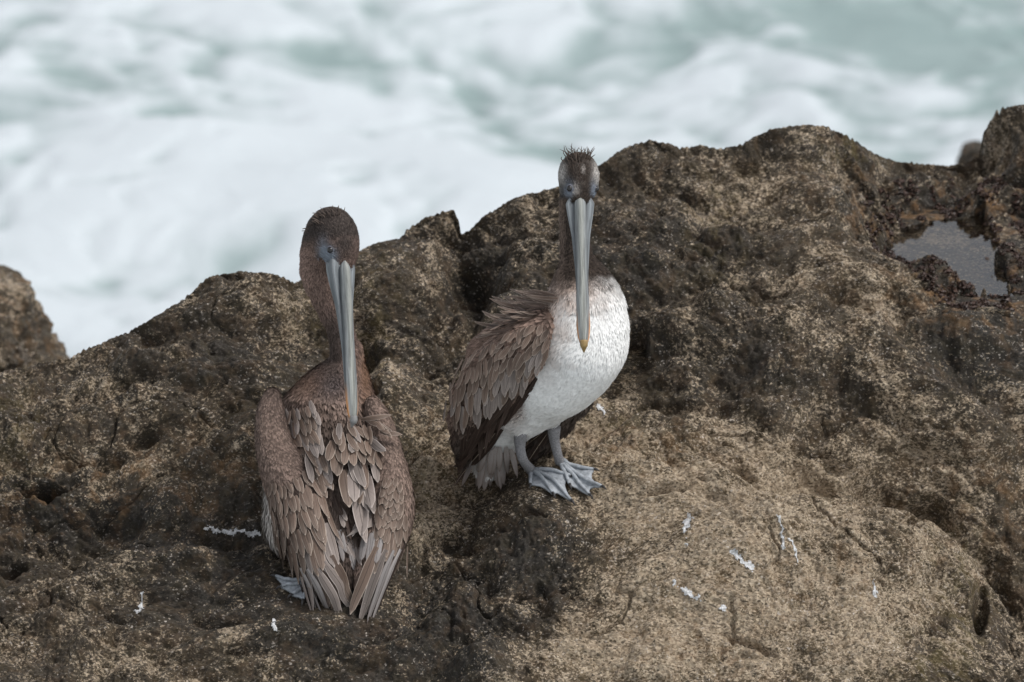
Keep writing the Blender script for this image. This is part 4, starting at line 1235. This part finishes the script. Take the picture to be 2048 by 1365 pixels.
    feather_row(both, b, [z(470, 440), z(560, 470), z(650, 470), z(730, 440)], 8, [(.02, 1), (.03, 1)], (56, 64), (22, 22), [M['f_brown'], M['f_brown'], M['f_grey']], .023, .016, .10)
    feather_row(both, b, [z(460, 380), z(550, 410), z(640, 410), z(725, 385)], 9, [(-.05, 1), (.1, 1)], (46, 52), (19, 20), M['f_brown'], .024, .015, .13)
    feather_row(both, b, [z(470, 340), z(550, 360), z(640, 370), z(715, 345)], 9, [(-.02, 1), (.22, .97)], (38, 42), 17, [M['f_brown'], M['f_grey']], .025, .014, .17)
    feather_row(both, b, [z(500, 290), z(560, 310), z(650, 320), z(700, 300)], 8, [(.05, 1), (.3, .95)], (32, 36), 14, [M['f_brown'], M['f_grey']], .022, .010, .2)
    # scapulars streaming from the left shoulder
    for i, (x0, y0, x1, y1, n, l_, wd) in enumerate([(370, 520, 440, 440, 6, 66, 18), (320, 460, 430, 380, 7, 60, 17), (290, 400, 420, 320, 8, 52, 16), (270, 340, 410, 270, 8, 46, 14), (250, 290, 400, 225, 8, 38, 12), (240, 240, 400, 185, 9, 30, 10)]):
        feather_row(both, b, [z(x0, y0), z(x1, y1)], n, [(.36, .93), (.28, .96)], l_, wd, [M['f_brown'], M['f_brown'], M['f_grey']], .012 + .001 * i, .008, .10)
    feather_row(both, b, [z(650, 250), z(710, 270), z(730, 330)], 8, [(.8, .55), (.5, .85)], 34, 11, M['f_brown'], .016, .012, .2)
    # tail between the wing tips
    tl = link('tail', new_mesh('tail', np.array([at(665, 1195, -.27), at(690, 1195, -.27), at(676, 1200, -.25), at(676, 1226, -.30)]), None, [(0, 1, 2), (0, 3, 1), (1, 3, 2), (2, 3, 0)]), M['f_dark'], root)
    feather_row(both, tl, [z(420, 1190), z(500, 1200), z(590, 1190)], 8, [(.12, 1), (-.1, 1)], 46, 17, [M['f_dark'], M['f_brown']], .003, .002, .06)

    base = at(689, 528, -.082); tip = at(708, 846, -.222)
    ax, d, l = bill(root, base, tip, (.62, -1, .50), .050, .056, .004, back=-.10, nail='grey_nail')
    p, ok = trace(body, np.array([661.]), np.array([500.])); p = p[0]; n = grad(body, p[None])[0]
    e = ball('eye', p + n * .0006, .0068, M['eye'], root)
    ball('eyelid', p - n * .0016, .0096, M['eyelid'], e, n, .55)
    for i in range(40):
        x = rng.uniform(618, 690); y = np.interp(x, [618, 630, 645, 665, 690], [462, 440, 427, 421, 428]) + abs(rng.normal()) * 9
        p, ok = trace(body, np.array([x]), np.array([y]))
        if not ok[0]: continue
        p = p[0]; n = grad(body, p[None])[0]
        e = p + n * rng.uniform(.008, .016) + np.array([-rng.uniform(.001, .009), .003, rng.uniform(-.002, .005)])
        tube('crest_feather', spline([p - n * .003, (p + e) / 2 + [0, 0, .002], e], 6), np.array([.0016, .0019, .0018, .0014, .001, .0005]), M['f_crest'], root, 6, .5)
    A = foot(root, (618, 1180), [(551, 1168), (562, 1187), (584, 1202), (606, 1212)])
    tube('leg', spline([at(640, 1140, -.16), at(632, 1160, -.2), A + [0, 0, .004]], 10), np.linspace(.013, .009, 10), M['leg'], root)
    A = foot(root, (712, 1165), [(694, 1190), (706, 1200), (722, 1200), (735, 1190)])
    tube('leg', spline([at(700, 1120, -.16), at(706, 1145, -.19), A + [0, 0, .004]], 10), np.linspace(.013, .009, 10), M['leg'], root)
    return root
pelican_brown()
